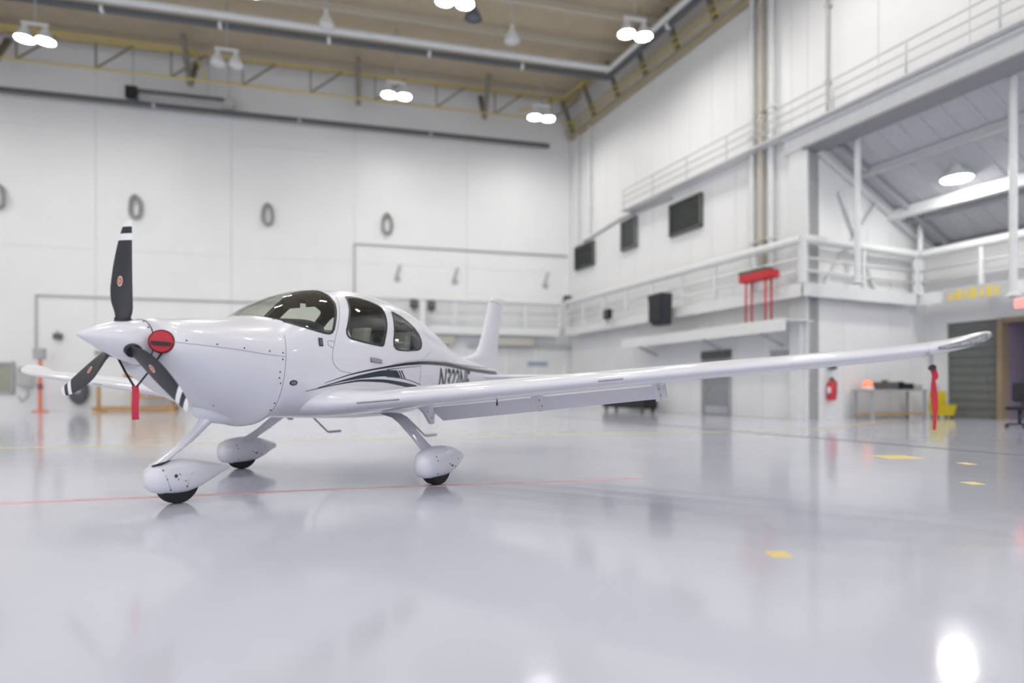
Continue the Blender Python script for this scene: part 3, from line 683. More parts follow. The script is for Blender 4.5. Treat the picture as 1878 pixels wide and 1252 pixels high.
# rows: aft distance, top, bottom, half width, height of greatest width, upper and lower roundness
FUS = [
 (0.47, 1.500, 1.120, 0.300, 1.320, 2.3, 2.2),
 (0.50, 1.522, 1.075, 0.370, 1.320, 2.3, 2.2),
 (0.58, 1.540, 1.000, 0.425, 1.315, 2.3, 2.1),
 (0.75, 1.563, 0.890, 0.480, 1.300, 2.3, 2.1),
 (1.00, 1.592, 0.790, 0.535, 1.270, 2.3, 2.2),
 (1.20, 1.615, 0.712, 0.567, 1.240, 2.3, 2.2),
 (1.33, 1.635, 0.640, 0.582, 1.225, 2.3, 2.2),
 (1.40, 1.650, 0.605, 0.590, 1.220, 2.3, 2.2),
 (1.45, 1.682, 0.675, 0.597, 1.215, 2.3, 2.6),
 (1.60, 1.785, 0.690, 0.610, 1.205, 2.3, 2.7),
 (1.87, 1.918, 0.680, 0.628, 1.200, 2.3, 2.8),
 (2.16, 2.005, 0.662, 0.642, 1.200, 2.3, 2.8),
 (2.56, 2.068, 0.645, 0.650, 1.200, 2.3, 2.8),
 (2.90, 2.082, 0.635, 0.645, 1.200, 2.3, 2.7),
 (3.30, 2.062, 0.635, 0.620, 1.200, 2.25, 2.6),
 (3.60, 2.020, 0.645, 0.590, 1.200, 2.2, 2.5),
 (3.97, 1.930, 0.680, 0.540, 1.200, 2.1, 2.4),
 (4.34, 1.795, 0.730, 0.480, 1.195, 2.1, 2.3),
 (4.75, 1.595, 0.800, 0.410, 1.190, 2.1, 2.2),
 (5.20, 1.480, 0.880, 0.335, 1.190, 2.1, 2.2),
 (5.60, 1.420, 0.950, 0.270, 1.190, 2.1, 2.1),
 (6.20, 1.350, 1.045, 0.170, 1.190, 2.0, 2.0),
 (6.62, 1.290, 1.110, 0.085, 1.190, 2.0, 2.0),
]
def fus_pt(a, t):
    """point on the fuselage: t = 0 port side, pi/2 top, pi starboard, 3pi/2 belly"""
    zt, zb, w, zw, nt_, nb = interp(FUS, a)
    c, s = math.cos(t), math.sin(t)
    n = nt_ if s >= 0 else nb
    l = w * math.copysign(abs(c) ** (2 / n), c)
    z = zw + (zt - zw) * abs(s) ** (2 / n) if s >= 0 else zw - (zw - zb) * abs(s) ** (2 / n)
    return a, l, z
def fus_l(a, z):
    zt, zb, w, zw, nt_, nb = interp(FUS, a)
    q = (z - zw) / (zt - zw) if z >= zw else (zw - z) / (zw - zb)
    n = nt_ if z >= zw else nb
    q = min(max(q, 0), 1)
    return w * (1 - q ** n) ** (1 / n)

WINDSHIELD = [(1.30, 1.720), (1.38, 1.662), (1.42, 1.640), (1.461, 1.612), (1.516, 1.589), (1.594, 1.567), (1.692, 1.545), (1.803, 1.524),
              (1.900, 1.508), (1.955, 1.508), (1.995, 1.525), (2.030, 1.565), (2.075, 1.640), (2.148, 1.757), (2.200, 1.852),
              (2.222, 1.917), (2.228, 1.955), (2.228, 2.00), (2.228, 2.20), (1.30, 2.20)]
DOORWIN = [(2.415, 1.900), (2.432, 1.935), (2.470, 1.953), (2.530, 1.962), (2.675, 1.963), (2.816, 1.940), (2.915, 1.912), (2.945, 1.885), (2.946, 1.841),
           (2.901, 1.721), (2.860, 1.642), (2.789, 1.526), (2.750, 1.455), (2.730, 1.440), (2.701, 1.436), (2.530, 1.448), (2.364, 1.464), (2.245, 1.480),
           (2.205, 1.495), (2.190, 1.520), (2.198, 1.560), (2.259, 1.654), (2.350, 1.790)]
REARWIN = [(3.095, 1.830), (3.115, 1.862), (3.160, 1.868), (3.290, 1.831), (3.418, 1.765), (3.520, 1.698), (3.575, 1.630), (3.588, 1.575), (3.583, 1.530), (3.545, 1.474), (3.500, 1.450),
           (3.440, 1.436), (3.180, 1.412), (3.020, 1.410), (2.965, 1.420), (2.935, 1.450), (2.938, 1.500), (3.019, 1.670)]
def in_poly(poly, x, y):
    c = False; n = len(poly)
    for i in range(n):
        x1, y1 = poly[i]; x2, y2 = poly[(i + 1) % n]
        if (y1 > y) != (y2 > y) and x < (x2 - x1) * (y - y1) / (y2 - y1) + x1: c = not c
    return c
def make_fuselage():
    """dense loft, cut along the window outlines, then split into skin and panes"""
    bm = bmesh.new()
    stations = []
    a = 0.47
    while a < 6.62:
        stations.append(a)
        a += 0.02 if a < 0.65 else 0.045 if a < 4.4 else 0.09
    stations.append(6.62)
    M_ = 88
    R = [[bm.verts.new(P(*fus_pt(s_, 2 * PI * k / M_))) for k in range(M_)] for s_ in stations]
    for i in range(len(R) - 1):
        for k in range(M_):
            bm.faces.new((R[i][k], R[i][(k + 1) % M_], R[i + 1][(k + 1) % M_], R[i + 1][k]))
    bm.faces.new(R[0]); bm.faces.new(R[-1])
    wins = [WINDSHIELD, DOORWIN, REARWIN]
    for w in wins:
        n = len(w)
        a0, a1 = min(p[0] for p in w) - 0.06, max(p[0] for p in w) + 0.06
        z0, z1 = min(p[1] for p in w) - 0.06, max(p[1] for p in w) + 0.06
        for i in range(n):
            p, q = w[i], w[(i + 1) % n]
            if min(p[1], q[1]) > 2.1 or max(p[0], q[0]) < 1.32: continue
            d = (q[0] - p[0], q[1] - p[1])
            # only faces near this edge
            ma, mz = 0.12, 0.12
            fs = [f for f in bm.faces if len(f.verts) < 40 and min(p[0], q[0]) - ma < f.calc_center_median().x < max(p[0], q[0]) + ma
                  and min(p[1], q[1]) - mz < f.calc_center_median().z < max(p[1], q[1]) + mz]
            geom = set(fs)
            for f in fs:
                geom.update(f.edges); geom.update(f.verts)
            bmesh.ops.bisect_plane(bm, geom=list(geom), plane_co=(p[0], 0, p[1]), plane_no=(-d[1], 0, d[0]), dist=1e-5)
    bmesh.ops.recalc_face_normals(bm, faces=bm.faces[:])
    groups = {}
    for f in bm.faces:
        c = f.calc_center_median()
        key = 'skin'
        if len(f.verts) < 40:
            if in_poly(WINDSHIELD, c.x, c.z): key = 'windshield'
            elif in_poly(DOORWIN, c.x, c.z): key = 'door_window' + ('P' if c.y < 0 else 'S')
            elif in_poly(REARWIN, c.x, c.z): key = 'rear_window' + ('P' if c.y < 0 else 'S')
        groups.setdefault(key, []).append(f)
    bm.normal_update()
    vn = {v: v.normal.copy() for v in bm.verts}
    out = {}
    for key, fs in groups.items():
        for shell in ((0.0, -0.03) if key == 'skin' else (0.0,)):
            b2 = bmesh.new(); vm = {}
            for f in fs:
                if shell and not (1.42 < f.calc_center_median().x < 4.1 and len(f.verts) < 40): continue
                vs = []
                for v in f.verts:
                    if v not in vm:
                        vm[v] = b2.verts.new(v.co + vn[v] * shell)
                    vs.append(vm[v])
                try: b2.faces.new(vs)
                except ValueError: pass
            out[key + ('_in' if shell else '')] = b2
    bm.free()
    return out
FG = make_fuselage()
fuselage = obj_bm('fuselage', FG['skin'], PAINT, plane, recalc=False)
obj_bm('cabin_lining', FG['skin_in'], LINER, plane, recalc=False)
ws = obj_bm('windshield', FG['windshield'], GLASS, plane, recalc=False); ws['label'] = 'wraparound tinted windshield'
for k in ('door_windowP', 'door_windowS', 'rear_windowP', 'rear_windowS'):
    obj_bm('window', FG[k], GLASS, plane, recalc=False)

def surf(a, z, side=1, off=0.003):
    return P(a, side * (fus_l(a, z) + off), z)
def ribbon(name, pts, width, m, parent, closed=False, side=1, off=0.003):
    """thin band of constant width that follows the fuselage skin"""
    dense = []
    n = len(pts)
    for i in range(n if closed else n - 1):
        p, q = pts[i], pts[(i + 1) % n]
        s_ = max(1, int(math.hypot(q[0] - p[0], q[1] - p[1]) / 0.03))
        for k in range(s_):
            dense.append((p[0] + (q[0] - p[0]) * k / s_, p[1] + (q[1] - p[1]) * k / s_))
    if not closed: dense.append(pts[-1])
    bm = bmesh.new(); L_, R_ = [], []
    N = len(dense)
    for i, p in enumerate(dense):
        a_, b_ = dense[i - 1] if (i or closed) else p, dense[(i + 1) % N] if (closed or i < N - 1) else p
        d = (b_[0] - a_[0], b_[1] - a_[1]); ln = math.hypot(*d) or 1
        nx, nz = -d[1] / ln * width / 2, d[0] / ln * width / 2
        L_.append(bm.verts.new(surf(p[0] + nx, p[1] + nz, side, off))); R_.append(bm.verts.new(surf(p[0] - nx, p[1] - nz, side, off)))
    for i in range(N if closed else N - 1):
        j = (i + 1) % N
        bm.faces.new((L_[i], L_[j], R_[j], R_[i]))
    return obj_bm(name, bm, m, parent)
def band(name, top, bot, m, parent, side=1, off=0.003, across=4, n=40):
    """filled band between two outlines on the fuselage skin"""
    def res(pts):
        d = [0]
        for i in range(1, len(pts)): d.append(d[-1] + math.hypot(pts[i][0] - pts[i-1][0], pts[i][1] - pts[i-1][1]))
        tab = [(d[i], pts[i][0], pts[i][1]) for i in range(len(pts))]
        return [interp(tab, d[-1] * k / n) for k in range(n + 1)]
    T, B = res(top), res(bot)
    bm = bmesh.new(); G = []
    for t, b in zip(T, B):
        G.append([bm.verts.new(surf(t[0] + (b[0] - t[0]) * j / across, t[1] + (b[1] - t[1]) * j / across, side, off)) for j in range(across + 1)])
    for i in range(n):
        for j in range(across):
            bm.faces.new((G[i][j], G[i + 1][j], G[i + 1][j + 1], G[i][j + 1]))
    return obj_bm(name, bm, m, parent)

for sd in (1, -1):
    ribbon('window_seal', DOORWIN, 0.022, SEAL, plane, True, sd, 0.002)
    ribbon('window_seal', REARWIN, 0.018, SEAL, plane, True, sd, 0.002)
    ribbon('window_seal', WINDSHIELD[2:17], 0.022, SEAL, plane, False, sd, 0.002)
    ribbon('panel_seam', [(0.5, 1.327), (0.572, 1.319), (0.638, 1.315), (0.931, 1.294), (1.172, 1.27), (1.406, 1.253)], 0.0045, GREYSEAM, fuselage, side=sd)
    ribbon('panel_seam', [(1.44, 1.45), (1.425, 1.36), (1.412, 1.253), (1.402, 1.077), (1.402, 0.906), (1.41, 0.75), (1.415, 0.69)], 0.005, GREYSEAM, fuselage, side=sd)
    ribbon('door_seam', [(2.30, 1.93), (2.249, 1.845), (2.17, 1.72), (2.1, 1.61), (2.023, 1.477), (1.975, 1.366), (1.954, 1.274), (1.965, 1.23), (1.988, 1.196), (2.061, 1.144), (2.214, 1.127)], 0.005, GREYSEAM, fuselage, side=sd)
    ribbon('door_seam', [(2.006, 1.433), (1.917, 1.437), (1.916, 1.389), (1.975, 1.366)], 0.006, GREYSEAM, fuselage, side=sd)
    ribbon('panel_seam', [(3.547, 1.33), (3.688, 1.39), (3.80, 1.44)], 0.004, GREYSEAM, fuselage, side=sd)
    # stripes along the side
    S1t = [(1.865, 1.023), (2.222, 1.123), (2.779, 1.219), (3.248, 1.282), (3.675, 1.314), (4.112, 1.321), (4.735, 1.300), (5.322, 1.285), (6.40, 1.275)]
    S1b = [(1.867, 1.020), (2.222, 1.111), (2.779, 1.197), (3.247, 1.248), (3.671, 1.271), (4.103, 1.275), (4.717, 1.250), (5.284, 1.232), (6.40, 1.210)]
    band('stripe_decal', S1t, S1b, STRIPE, fuselage, sd)
    band('stripe_decal', [(2.9, 1.250), (3.3, 1.303), (3.7, 1.335), (4.11, 1.338), (4.6, 1.320)], [(2.9, 1.244), (3.3, 1.297), (3.7, 1.328), (4.11, 1.332), (4.6, 1.315)], SILVER, fuselage, sd)
    band('stripe_decal', [(4.113, 1.334), (4.789, 1.319), (5.459, 1.318), (6.10, 1.320)], [(4.112, 1.331), (4.779, 1.308), (5.396, 1.303), (6.0, 1.308)], STRIPE, fuselage, sd)
    band('stripe_decal', [(1.795, 0.979), (2.068, 1.049), (2.396, 1.12), (2.779, 1.174), (2.972, 1.178)], [(1.797, 0.973), (2.07, 1.034), (2.399, 1.078), (2.782, 1.106), (3.047, 1.096)], NAVY, fuselage, sd)
    band('stripe_decal', [(2.779, 1.184), (3.105, 1.215), (3.49, 1.248)], [(2.779, 1.174), (3.105, 1.209), (3.49, 1.244)], STRIPE, fuselage, sd)
    band('stripe_decal', [(2.995, 1.178), (3.020, 1.179)], [(3.065, 1.093), (3.090, 1.092)], STRIPE, fuselage, sd, n=4)
    band('stripe_decal', [(3.043, 1.180), (3.068, 1.181)], [(3.123, 1.089), (3.148, 1.088)], STRIPE, fuselage, sd, n=4)
    band('stripe_decal', [(1.659, 0.944), (1.796, 0.974), (2.071, 1.024), (2.4, 1.066), (2.683, 1.072), (3.002, 1.055), (3.42, 1.012)], [(1.66, 0.940), (1.798, 0.967), (2.074, 1.012), (2.402, 1.044), (2.683, 1.040), (2.965, 1.016), (3.38, 0.960)], STRIPE, fuselage, sd)
    band('stripe_decal', [(2.782, 1.106), (3.121, 1.088), (3.509, 1.026)], [(2.782, 1.100), (3.121, 1.081), (3.509, 1.017)], STRIPE, fuselage, sd)
    ribbon('panel_seam', [(3.49, 1.245), (3.485, 1.121), (3.485, 0.99)], 0.004, STRIPE, fuselage, side=sd)

# screws of the cowling
bm = bmesh.new()
bmesh.ops.create_cone(bm, cap_ends=True, segments=10, radius1=0.0075, radius2=0.0065, depth=0.006)
screw_me = bpy.data.meshes.new('screw'); bm.to_mesh(screw_me); bm.free(); screw_me.materials.append(mat('screw_steel', (0.10, 0.10, 0.11), 0.4, metal=0.6))
def skin_normal(a, z):
    e = 0.01
    p0 = surf(a, z, 1, 0); pa = surf(a + e, z, 1, 0) - p0; pz = surf(a, z + e, 1, 0) - p0
    n_ = pa.cross(pz).normalized()
    return n_ if n_.y < 0 else -n_
for a, z in [(0.573, 1.343), (0.792, 1.326), (1.016, 1.308), (1.251, 1.296), (1.385, 1.287), (1.380, 1.229), (1.358, 1.115), (1.358, 1.062), (1.378, 1.015),
             (1.385, 0.837), (1.388, 0.772), (0.984, 0.82), (0.664, 0.955)]:
    s_ = share('screw', screw_me, fuselage, surf(a, z, 1, 0.001))
    s_.rotation_euler = skin_normal(a, z).to_track_quat('Z', 'Y').to_euler()

# vent, static port, door handle
band('air_vent', [(1.800, 1.455), (1.850, 1.455)], [(1.797, 1.375), (1.848, 1.375)], BLACK, plane, off=0.006, n=4)
band('vent_grille', [(1.808, 1.445), (1.842, 1.445)], [(1.805, 1.385), (1.840, 1.385)], mat('vent_mesh_grey', (0.10, 0.10, 0.11), 0.6), plane, off=0.009, n=4)
def skin_oval(name, a, z, ra, rz, m, off):
    bm = bmesh.new()
    c = bm.verts.new(surf(a, z, 1, off))
    rg = [bm.verts.new(surf(a + ra * math.cos(2 * PI * k / 24), z + rz * math.sin(2 * PI * k / 24), 1, off)) for k in range(24)]
    for k in range(24): bm.faces.new((c, rg[k], rg[(k + 1) % 24]))
    return obj_bm(name, bm, m, plane)
skin_oval('fuel_drain_rim', 1.505, 1.02, 0.042, 0.025, BLACK, 0.004)
skin_oval('fuel_drain_cap', 1.505, 1.02, 0.030, 0.017, mat('drain_grey', (0.16, 0.16, 0.17), 0.4), 0.007)
for sd in (1, -1):
    hd = band('door_handle_recess', [(2.50, 1.302), (2.60, 1.298), (2.71, 1.285)], [(2.50, 1.250), (2.60, 1.244), (2.70, 1.238)], GREYSEAM, plane, side=sd, off=0.003, n=8)
    band('door_handle', [(2.508, 1.296), (2.58, 1.292), (2.65, 1.286)], [(2.510, 1.256), (2.58, 1.252), (2.645, 1.247)], METAL, plane, side=sd, off=0.014, n=8)
    skin = surf(2.68, 1.262, sd, 0.01)
    bm = bmesh.new(); bmesh.ops.create_uvsphere(bm, u_segments=10, v_segments=6, radius=0.012)
    o = obj_bm('door_lock', bm, METAL, plane); o.location = skin

# registration: tall slanted letters on the tail cone, projected on the skin
def registration(side):
    cu = bpy.data.curves.new('reg', 'FONT'); cu.body = 'N322NE'; cu.size = 1.0; cu.space_character = 0.98
    cu.offset = 0.02
    to = bpy.data.objects.new('reg', cu); COL.objects.link(to)
    bpy.context.view_layer.update()
    me = bpy.data.meshes.new_from_object(to.evaluated_get(bpy.context.evaluated_depsgraph_get()))
    bpy.data.objects.remove(to)
    bm = bmesh.new(); bm.from_mesh(me); bpy.data.meshes.remove(me)
    xs = [v.co.x for v in bm.verts]; ys = [v.co.y for v in bm.verts]
    x0, x1, y0, y1 = min(xs), max(xs), min(ys), max(ys)
    for v in bm.verts:
        v.co = Vector(((v.co.x - x0) / (x1 - x0), (v.co.y - y0) / (y1 - y0), 0))
    for k in range(1, 12):
        bmesh.ops.bisect_plane(bm, geom=bm.verts[:] + bm.edges[:] + bm.faces[:], plane_co=(0, k / 12, 0), plane_no=(0, 1, 0))
    for k in range(1, 24):
        bmesh.ops.bisect_plane(bm, geom=bm.verts[:] + bm.edges[:] + bm.faces[:], plane_co=(k / 24, 0, 0), plane_no=(1, 0, 0))
    for v in bm.verts:
        u, w = v.co.x, v.co.y
        z = 0.945 + 0.300 * w
        a = (4.00 + 1.08 * u + 0.035 * w) if side > 0 else (5.08 - 1.08 * u + 0.035 * w)
        v.co = surf(a, z, side, 0.004)
    o = obj_bm('registration_lettering', bm, STRIPE, fuselage)
    o['label'] = 'dark registration lettering N322NE'
registration(1); registration(-1)

# ---- tail
def fin_ring(le, te, z, th, n=10):
    """thin symmetric section between le and te at height z (port and starboard run round)"""
    c = te - le; up, lo = [], []
    for i in range(n + 1):
        x = (1 - math.cos(PI * i / n)) / 2
        t = 5 * (th / c) * c * (0.2969 * math.sqrt(x) - 0.126 * x - 0.3516 * x**2 + 0.2843 * x**3 - 0.1015 * x**4) + 0.002
        up.append(P(le + x * c, t, z)); lo.append(P(le + x * c, -t, z))
    return up + lo[::-1][1:-1]
FIN_LE = [(1.30, 5.00), (1.44, 5.25), (1.47, 5.50), (1.51, 5.74), (1.57, 5.90), (1.715, 6.03), (1.90, 6.13), (2.09, 6.21), (2.30, 6.29), (2.44, 6.345), (2.50, 6.40), (2.53, 6.50), (2.545, 6.62)]
FIN_TE = [(1.19, 6.62), (1.66, 6.66), (2.10, 6.755), (2.45, 6.845), (2.53, 6.86), (2.545, 6.84)]
zs = [1.30, 1.38, 1.44, 1.455, 1.47, 1.49, 1.51, 1.54, 1.57, 1.62, 1.715, 1.9, 2.09, 2.3, 2.44, 2.50, 2.53, 2.545]
rings, rrings = [], []
def fin_part(le, te, z, th, x0, x1, n=12):
    c = te - le; up, lo = [], []
    for i in range(n + 1):
        x = x0 + (x1 - x0) * ((1 - math.cos(PI * i / n)) / 2 if x0 == 0 else i / n)
        t = 5 * th * (0.2969 * math.sqrt(x) - 0.126 * x - 0.3516 * x**2 + 0.2843 * x**3 - 0.1015 * x**4) + 0.001
        up.append(P(le + x * c, t, z)); lo.append(P(le + x * c, -t, z))
    return up + lo[::-1]
for z in zs:
    if z > 2.45: continue
    le = interp(FIN_LE, z)[0]; te = interp(FIN_TE, z)[0]
    xh = 1 - 0.24 / (te - le)
    rings.append(fin_part(le, te, z, 0.10, 0, xh)); rrings.append(fin_part(le, te, z, 0.10, xh + 0.002, 1))
loft('fin', rings, PAINT, plane)
loft('rudder', rrings, PAINT, plane)
rings = []
for z in (2.452, 2.47, 2.50, 2.53, 2.545):
    le = interp(FIN_LE, z)[0]; te = interp(FIN_TE, z)[0]
    rings.append(fin_ring(le, te, z, 0.10 if z < 2.46 else 0.10 * max(0.15, (2.56 - z) / 0.11), 14))
loft('fin_cap', rings, PAINT, plane)
tube('panel_seam', [P(6.36, 0.052, 2.449), P(6.5, 0.054, 2.449), P(6.62, 0.05, 2.449)], 0.003, GREYSEAM, plane, 6)
for sd in (1, -1):
    rings, er = [], []
    for l, le, te, th in ((0.05, 5.72, 6.56, 0.09), (0.3, 5.76, 6.55, 0.085), (1.0, 5.90, 6.50, 0.065), (1.55, 6.01, 6.46, 0.05), (1.68, 6.07, 6.45, 0.035), (1.73, 6.2, 6.42, 0.012)):
        n = 12; up, lo = [], []
        for i in range(n + 1):
            x = (1 - math.cos(PI * i / n)) / 2
            t = 5 * th * (0.2969 * math.sqrt(x) - 0.126 * x - 0.3516 * x**2 + 0.2843 * x**3 - 0.1015 * x**4) + 0.002
            up.append(P(le + x * (te - le), sd * l, 1.165 + t)); lo.append(P(le + x * (te - le), sd * l, 1.165 - t))
        full = up + lo[::-1][1:-1]; hz = te - 0.2
        rings.append([Vector((min(v.x, hz - 0.005), v.y, v.z)) for v in full])
        er.append([Vector((max(v.x, hz + 0.005), v.y, v.z)) for v in full])
    loft('stabilizer', rings, PAINT, plane)
    loft('elevator', er[1:-1], PAINT, plane)

# ---- wings
WING = [  # l, leading edge, chord, z of leading edge, thickness ratio
 (0.36, 1.66, 1.86, 0.835, 0.195), (0.52, 1.73, 1.76, 0.828, 0.185), (0.64, 1.80, 1.66, 0.826, 0.176), (0.76, 1.87, 1.55, 0.828, 0.168), (0.88, 1.92, 1.46, 0.833, 0.162), (1.00, 1.95, 1.39, 0.841, 0.158),
 (2.0, 1.99, 1.235, 0.922, 0.152), (3.0, 2.035, 1.085, 1.005, 0.147), (4.0, 2.08, 0.935, 1.088, 0.142), (5.2, 2.135, 0.745, 1.187, 0.138),
 (5.45, 2.17, 0.67, 1.214, 0.142), (5.62, 2.22, 0.58, 1.240, 0.155), (5.75, 2.29, 0.47, 1.272, 0.180), (5.83, 2.36, 0.37, 1.298, 0.205), (5.875, 2.43, 0.27, 1.316, 0.22), (5.895, 2.49, 0.18, 1.326, 0.20)]
def airfoil(l, x, up, th_scale=1.0):
    """(aft, z) on the upper / lower skin at span l and chord fraction x"""
    le, c, z0, th = interp(WING, l)
    t = 5 * th * (0.2969 * math.sqrt(x) - 0.126 * x - 0.3516 * x**2 + 0.2843 * x**3 - 0.1015 * x**4) * c
    camber = 0.09 * c * x * (1 - x)
    inc = -0.030 * x * c
    return le + x * c, z0 + inc + camber + (t * 1.06 if up else -t * 0.94)
def wing_ring(l, sd, x0=0.0, x1=1.0, n=18):
    up, lo = [], []
    for i in range(n + 1):
        x = x0 + (x1 - x0) * (1 - math.cos(PI * i / n)) / 2 if x0 == 0 else x0 + (x1 - x0) * i / n
        a, z = airfoil(l, x, True); up.append(P(a, sd * l, z))
        if i and i < n or x0 > 0 or x1 < 1:
            a, z = airfoil(l, x, False); lo.append(P(a, sd * l, z - (0.0015 if x == 1 else 0)))
    if x0 == 0 and x1 < 1: lo = lo[1:]
    return up + lo[::-1]
def lin(a, b, n): return [a + (b - a) * i / n for i in range(n + 1)]
def rot_ring(ring, hinge, ang):
    ca, sa = math.cos(ang), math.sin(ang)
    return [Vector((hinge[0] + (v.x - hinge[0]) * ca - (v.z - hinge[1]) * sa, v.y, hinge[1] + (v.x - hinge[0]) * sa + (v.z - hinge[1]) * ca)) for v in ring]
FL0, FL1, AL0, AL1 = 1.02, 3.64, 3.67, 5.18
def make_wing(sd, ail):
    # root fairing with full chord, then the spar box cut at the flap and aileron line, then the tip
    bm = bmesh.new()
    add_loft(bm, [wing_ring(l, sd) for l in (0.36, 0.44, 0.52, 0.58, 0.64, 0.70, 0.76, 0.82, 0.88, 0.94, 1.0)])
    add_loft(bm, [wing_ring(l, sd, 0, 0.735) for l in lin(1.0, AL1 + 0.01, 22)])
    w = obj_bm('wing', bm, PAINT, plane)
    tip = loft('wing_tip', [wing_ring(l, sd) for l in [AL1 + 0.0101, 5.3, 5.45, 5.54, 5.62, 5.69, 5.75, 5.79, 5.83, 5.855, 5.875, 5.888, 5.895]], PAINT, plane)
    fl = []
    for l in lin(FL0, FL1, 12):
        h_ = airfoil(l, 0.75, False)
        r_ = rot_ring(wing_ring(l, sd, 0.76, 1.0, 8), (h_[0], h_[1] - 0.02), -math.radians(31))
        fl.append([v + Vector((0.035, 0, -0.012)) for v in r_])
    fo = loft('flap', fl, PAINT, plane)
    al = []
    for l in lin(AL0, AL1, 8):
        h_ = airfoil(l, 0.75, True)
        al.append(rot_ring(wing_ring(l, sd, 0.745, 1.0, 8), h_, math.radians(ail)))
    loft('aileron', al, PAINT, plane)
    # hinge brackets under the flap
    for l in (1.06, 2.42, 3.60):
        ah, zh = airfoil(l, 0.70, False)
        k = 1.0 if l < 2 else 0.8
        poly = [(ah - 0.16 * k, zh + 0.012), (ah - 0.02, zh - 0.075 * k), (ah + 0.10 * k, zh - 0.20 * k), (ah + 0.15 * k, zh - 0.20 * k), (ah + 0.16 * k, zh - 0.09 * k), (ah + 0.12, zh + 0.02)]
        br = loft('flap_bracket', [[P(x, sd * (l + d * s_), z) for x, z in poly] for d, s_ in ((-0.02, 1), (0.02, 1))], PAINT, plane, smooth=False)
        for (x, z) in ((ah + 0.02, zh - 0.06 * k), (ah + 0.09, zh - 0.13 * k)):
            s_ = share('screw', screw_me, br, P(x, sd * (l + 0.022), z)); s_.rotation_euler = (PI / 2, 0, 0)
    # stall strips on the leading edge
    for l0, l1 in ((0.95, 1.42), (3.30, 3.50)):
        rr = []
        for l in lin(l0, l1, 6):
            a, z = airfoil(l, 0.0, True)
            rr.append([P(a + 0.006, sd * l, z + 0.006), P(a - 0.012, sd * l, z - 0.004), P(a + 0.004, sd * l, z - 0.012)])
        loft('stall_strip', rr, GREYSEAM, w, smooth=False)
    # tip light under its lens
    for nm_, mm_, grow, fwd in (('lens_rim', BLACK, 0.0045, 0.0035), ('tip_light_lens', CHROME, 0.0, 0.006)):
     rr = []; NL = 18
     for i in range(NL + 1):
         l = 5.55 + (5.885 - 5.55) * i / NL
         dzm = 0.004 + 0.020 * min(1, math.sin(PI * min(1, (i + 0.2) / (NL * 0.9)) * 0.5)) * (1 if i < NL - 3 else (NL - i + 0.6) / 3.6) + grow
         le, c, z0, th = interp(WING, l)
         row = []
         for j in range(7):
             dz = (j - 3) / 3 * dzm
             x = min(0.5, (abs(dz) / (1.4845 * th * c)) ** 2)
             row.append(P(le + x * c - fwd, sd * (l + 0.004), z0 + dz - 0.002))
         rr.append(row)
     o = loft(nm_, rr, mm_, tip, close=False)
    # tie-down ring
    a, z = airfoil(2.2, 0.35, False)
    o = tube('tie_down_ring', [P(a, sd * 2.2, z + 0.01), P(a, sd * 2.2, z - 0.03)] , 0.006, BLACK, plane, 6)
    bm = bmesh.new(); pts = [P(a + 0.012 * math.cos(t), sd * 2.2, z - 0.04 + 0.014 * math.sin(t)) for t in [2 * PI * k / 12 for k in range(13)]]
    add_tube(bm, pts, 0.005, 6, False); obj_bm('ring', bm, BLACK, o)
    # seams and fuel caps on the lower skin
    for l in (5.50,):
        pts = [P(*[airfoil(l, x, True)[0], sd * l, airfoil(l, x, True)[1] + 0.001]) for x in (0.5, 0.3, 0.15, 0.06, 0.02, 0.0)] + [P(airfoil(l, x, False)[0], sd * l, airfoil(l, x, False)[1] - 0.001) for x in (0.02, 0.06, 0.15, 0.3, 0.5)]
        tube('panel_seam', pts, 0.0018, mat('faint_seam', (0.55, 0.55, 0.6), 0.6), w, 5)
    return w
make_wing(1, 4); make_wing(-1, -7)
# pitot tube under the port wing
a, z = airfoil(5.55, 0.40, False)
pit = loft('pitot_mast', [[P(a + dx * c - 0.02 * k, 5.55 + dy, z + 0.02 - 0.10 * k) for dx, dy in ((-.05, 0), (-.02, .012), (.05, 0), (-.02, -.012))] for k, c in ((0, 1.2), (0.5, 0.9), (1, 0.6))], PAINT, plane)
tube('pitot_tube', [P(a - 0.06, 5.55, z - 0.088), P(a + 0.02, 5.55, z - 0.085)], [0.010, 0.013], METAL, plane, 8)

# ---- landing gear
def pod(name, st, l0, m, parent):
    """wheel fairing: rows of (aft, bottom, top, half width)"""
    tab = st; rings = []
    N = 26
    for i in range(N + 1):
        a = tab[0][0] + (tab[-1][0] - tab[0][0]) * (0.5 - 0.5 * math.cos(PI * i / N))
        zb, zt, w = interp(tab, a)
        zc, hz = (zb + zt) / 2, (zt - zb) / 2
        rg = []
        for k in range(24):
            t = 2 * PI * k / 24; c, s_ = math.cos(t), math.sin(t)
            rg.append(P(a, l0 + w * math.copysign(abs(c) ** 0.8, c), zc + hz * math.copysign(abs(s_) ** 0.8, s_)))
        rings.append(rg)
    return loft(name, rings, m, parent)
def tyre(l0, a0, r, w, parent):
    prof = [(r * 0.55, -w * 0.45), (r * 0.8, -w * 0.5), (r * 0.93, -w * 0.46), (r * 0.985, -w * 0.33), (r, -w * 0.15), (r, w * 0.15), (r * 0.985, w * 0.33), (r * 0.93, w * 0.46), (r * 0.8, w * 0.5), (r * 0.55, w * 0.45)]
    rings = []
    for rad, y in prof:
        rings.append([P(a0 + rad * math.cos(2 * PI * k / 32), l0 + y, r + rad * math.sin(2 * PI * k / 32)) for k in range(32)])
    return loft('tyre', rings, RUBBER, parent)
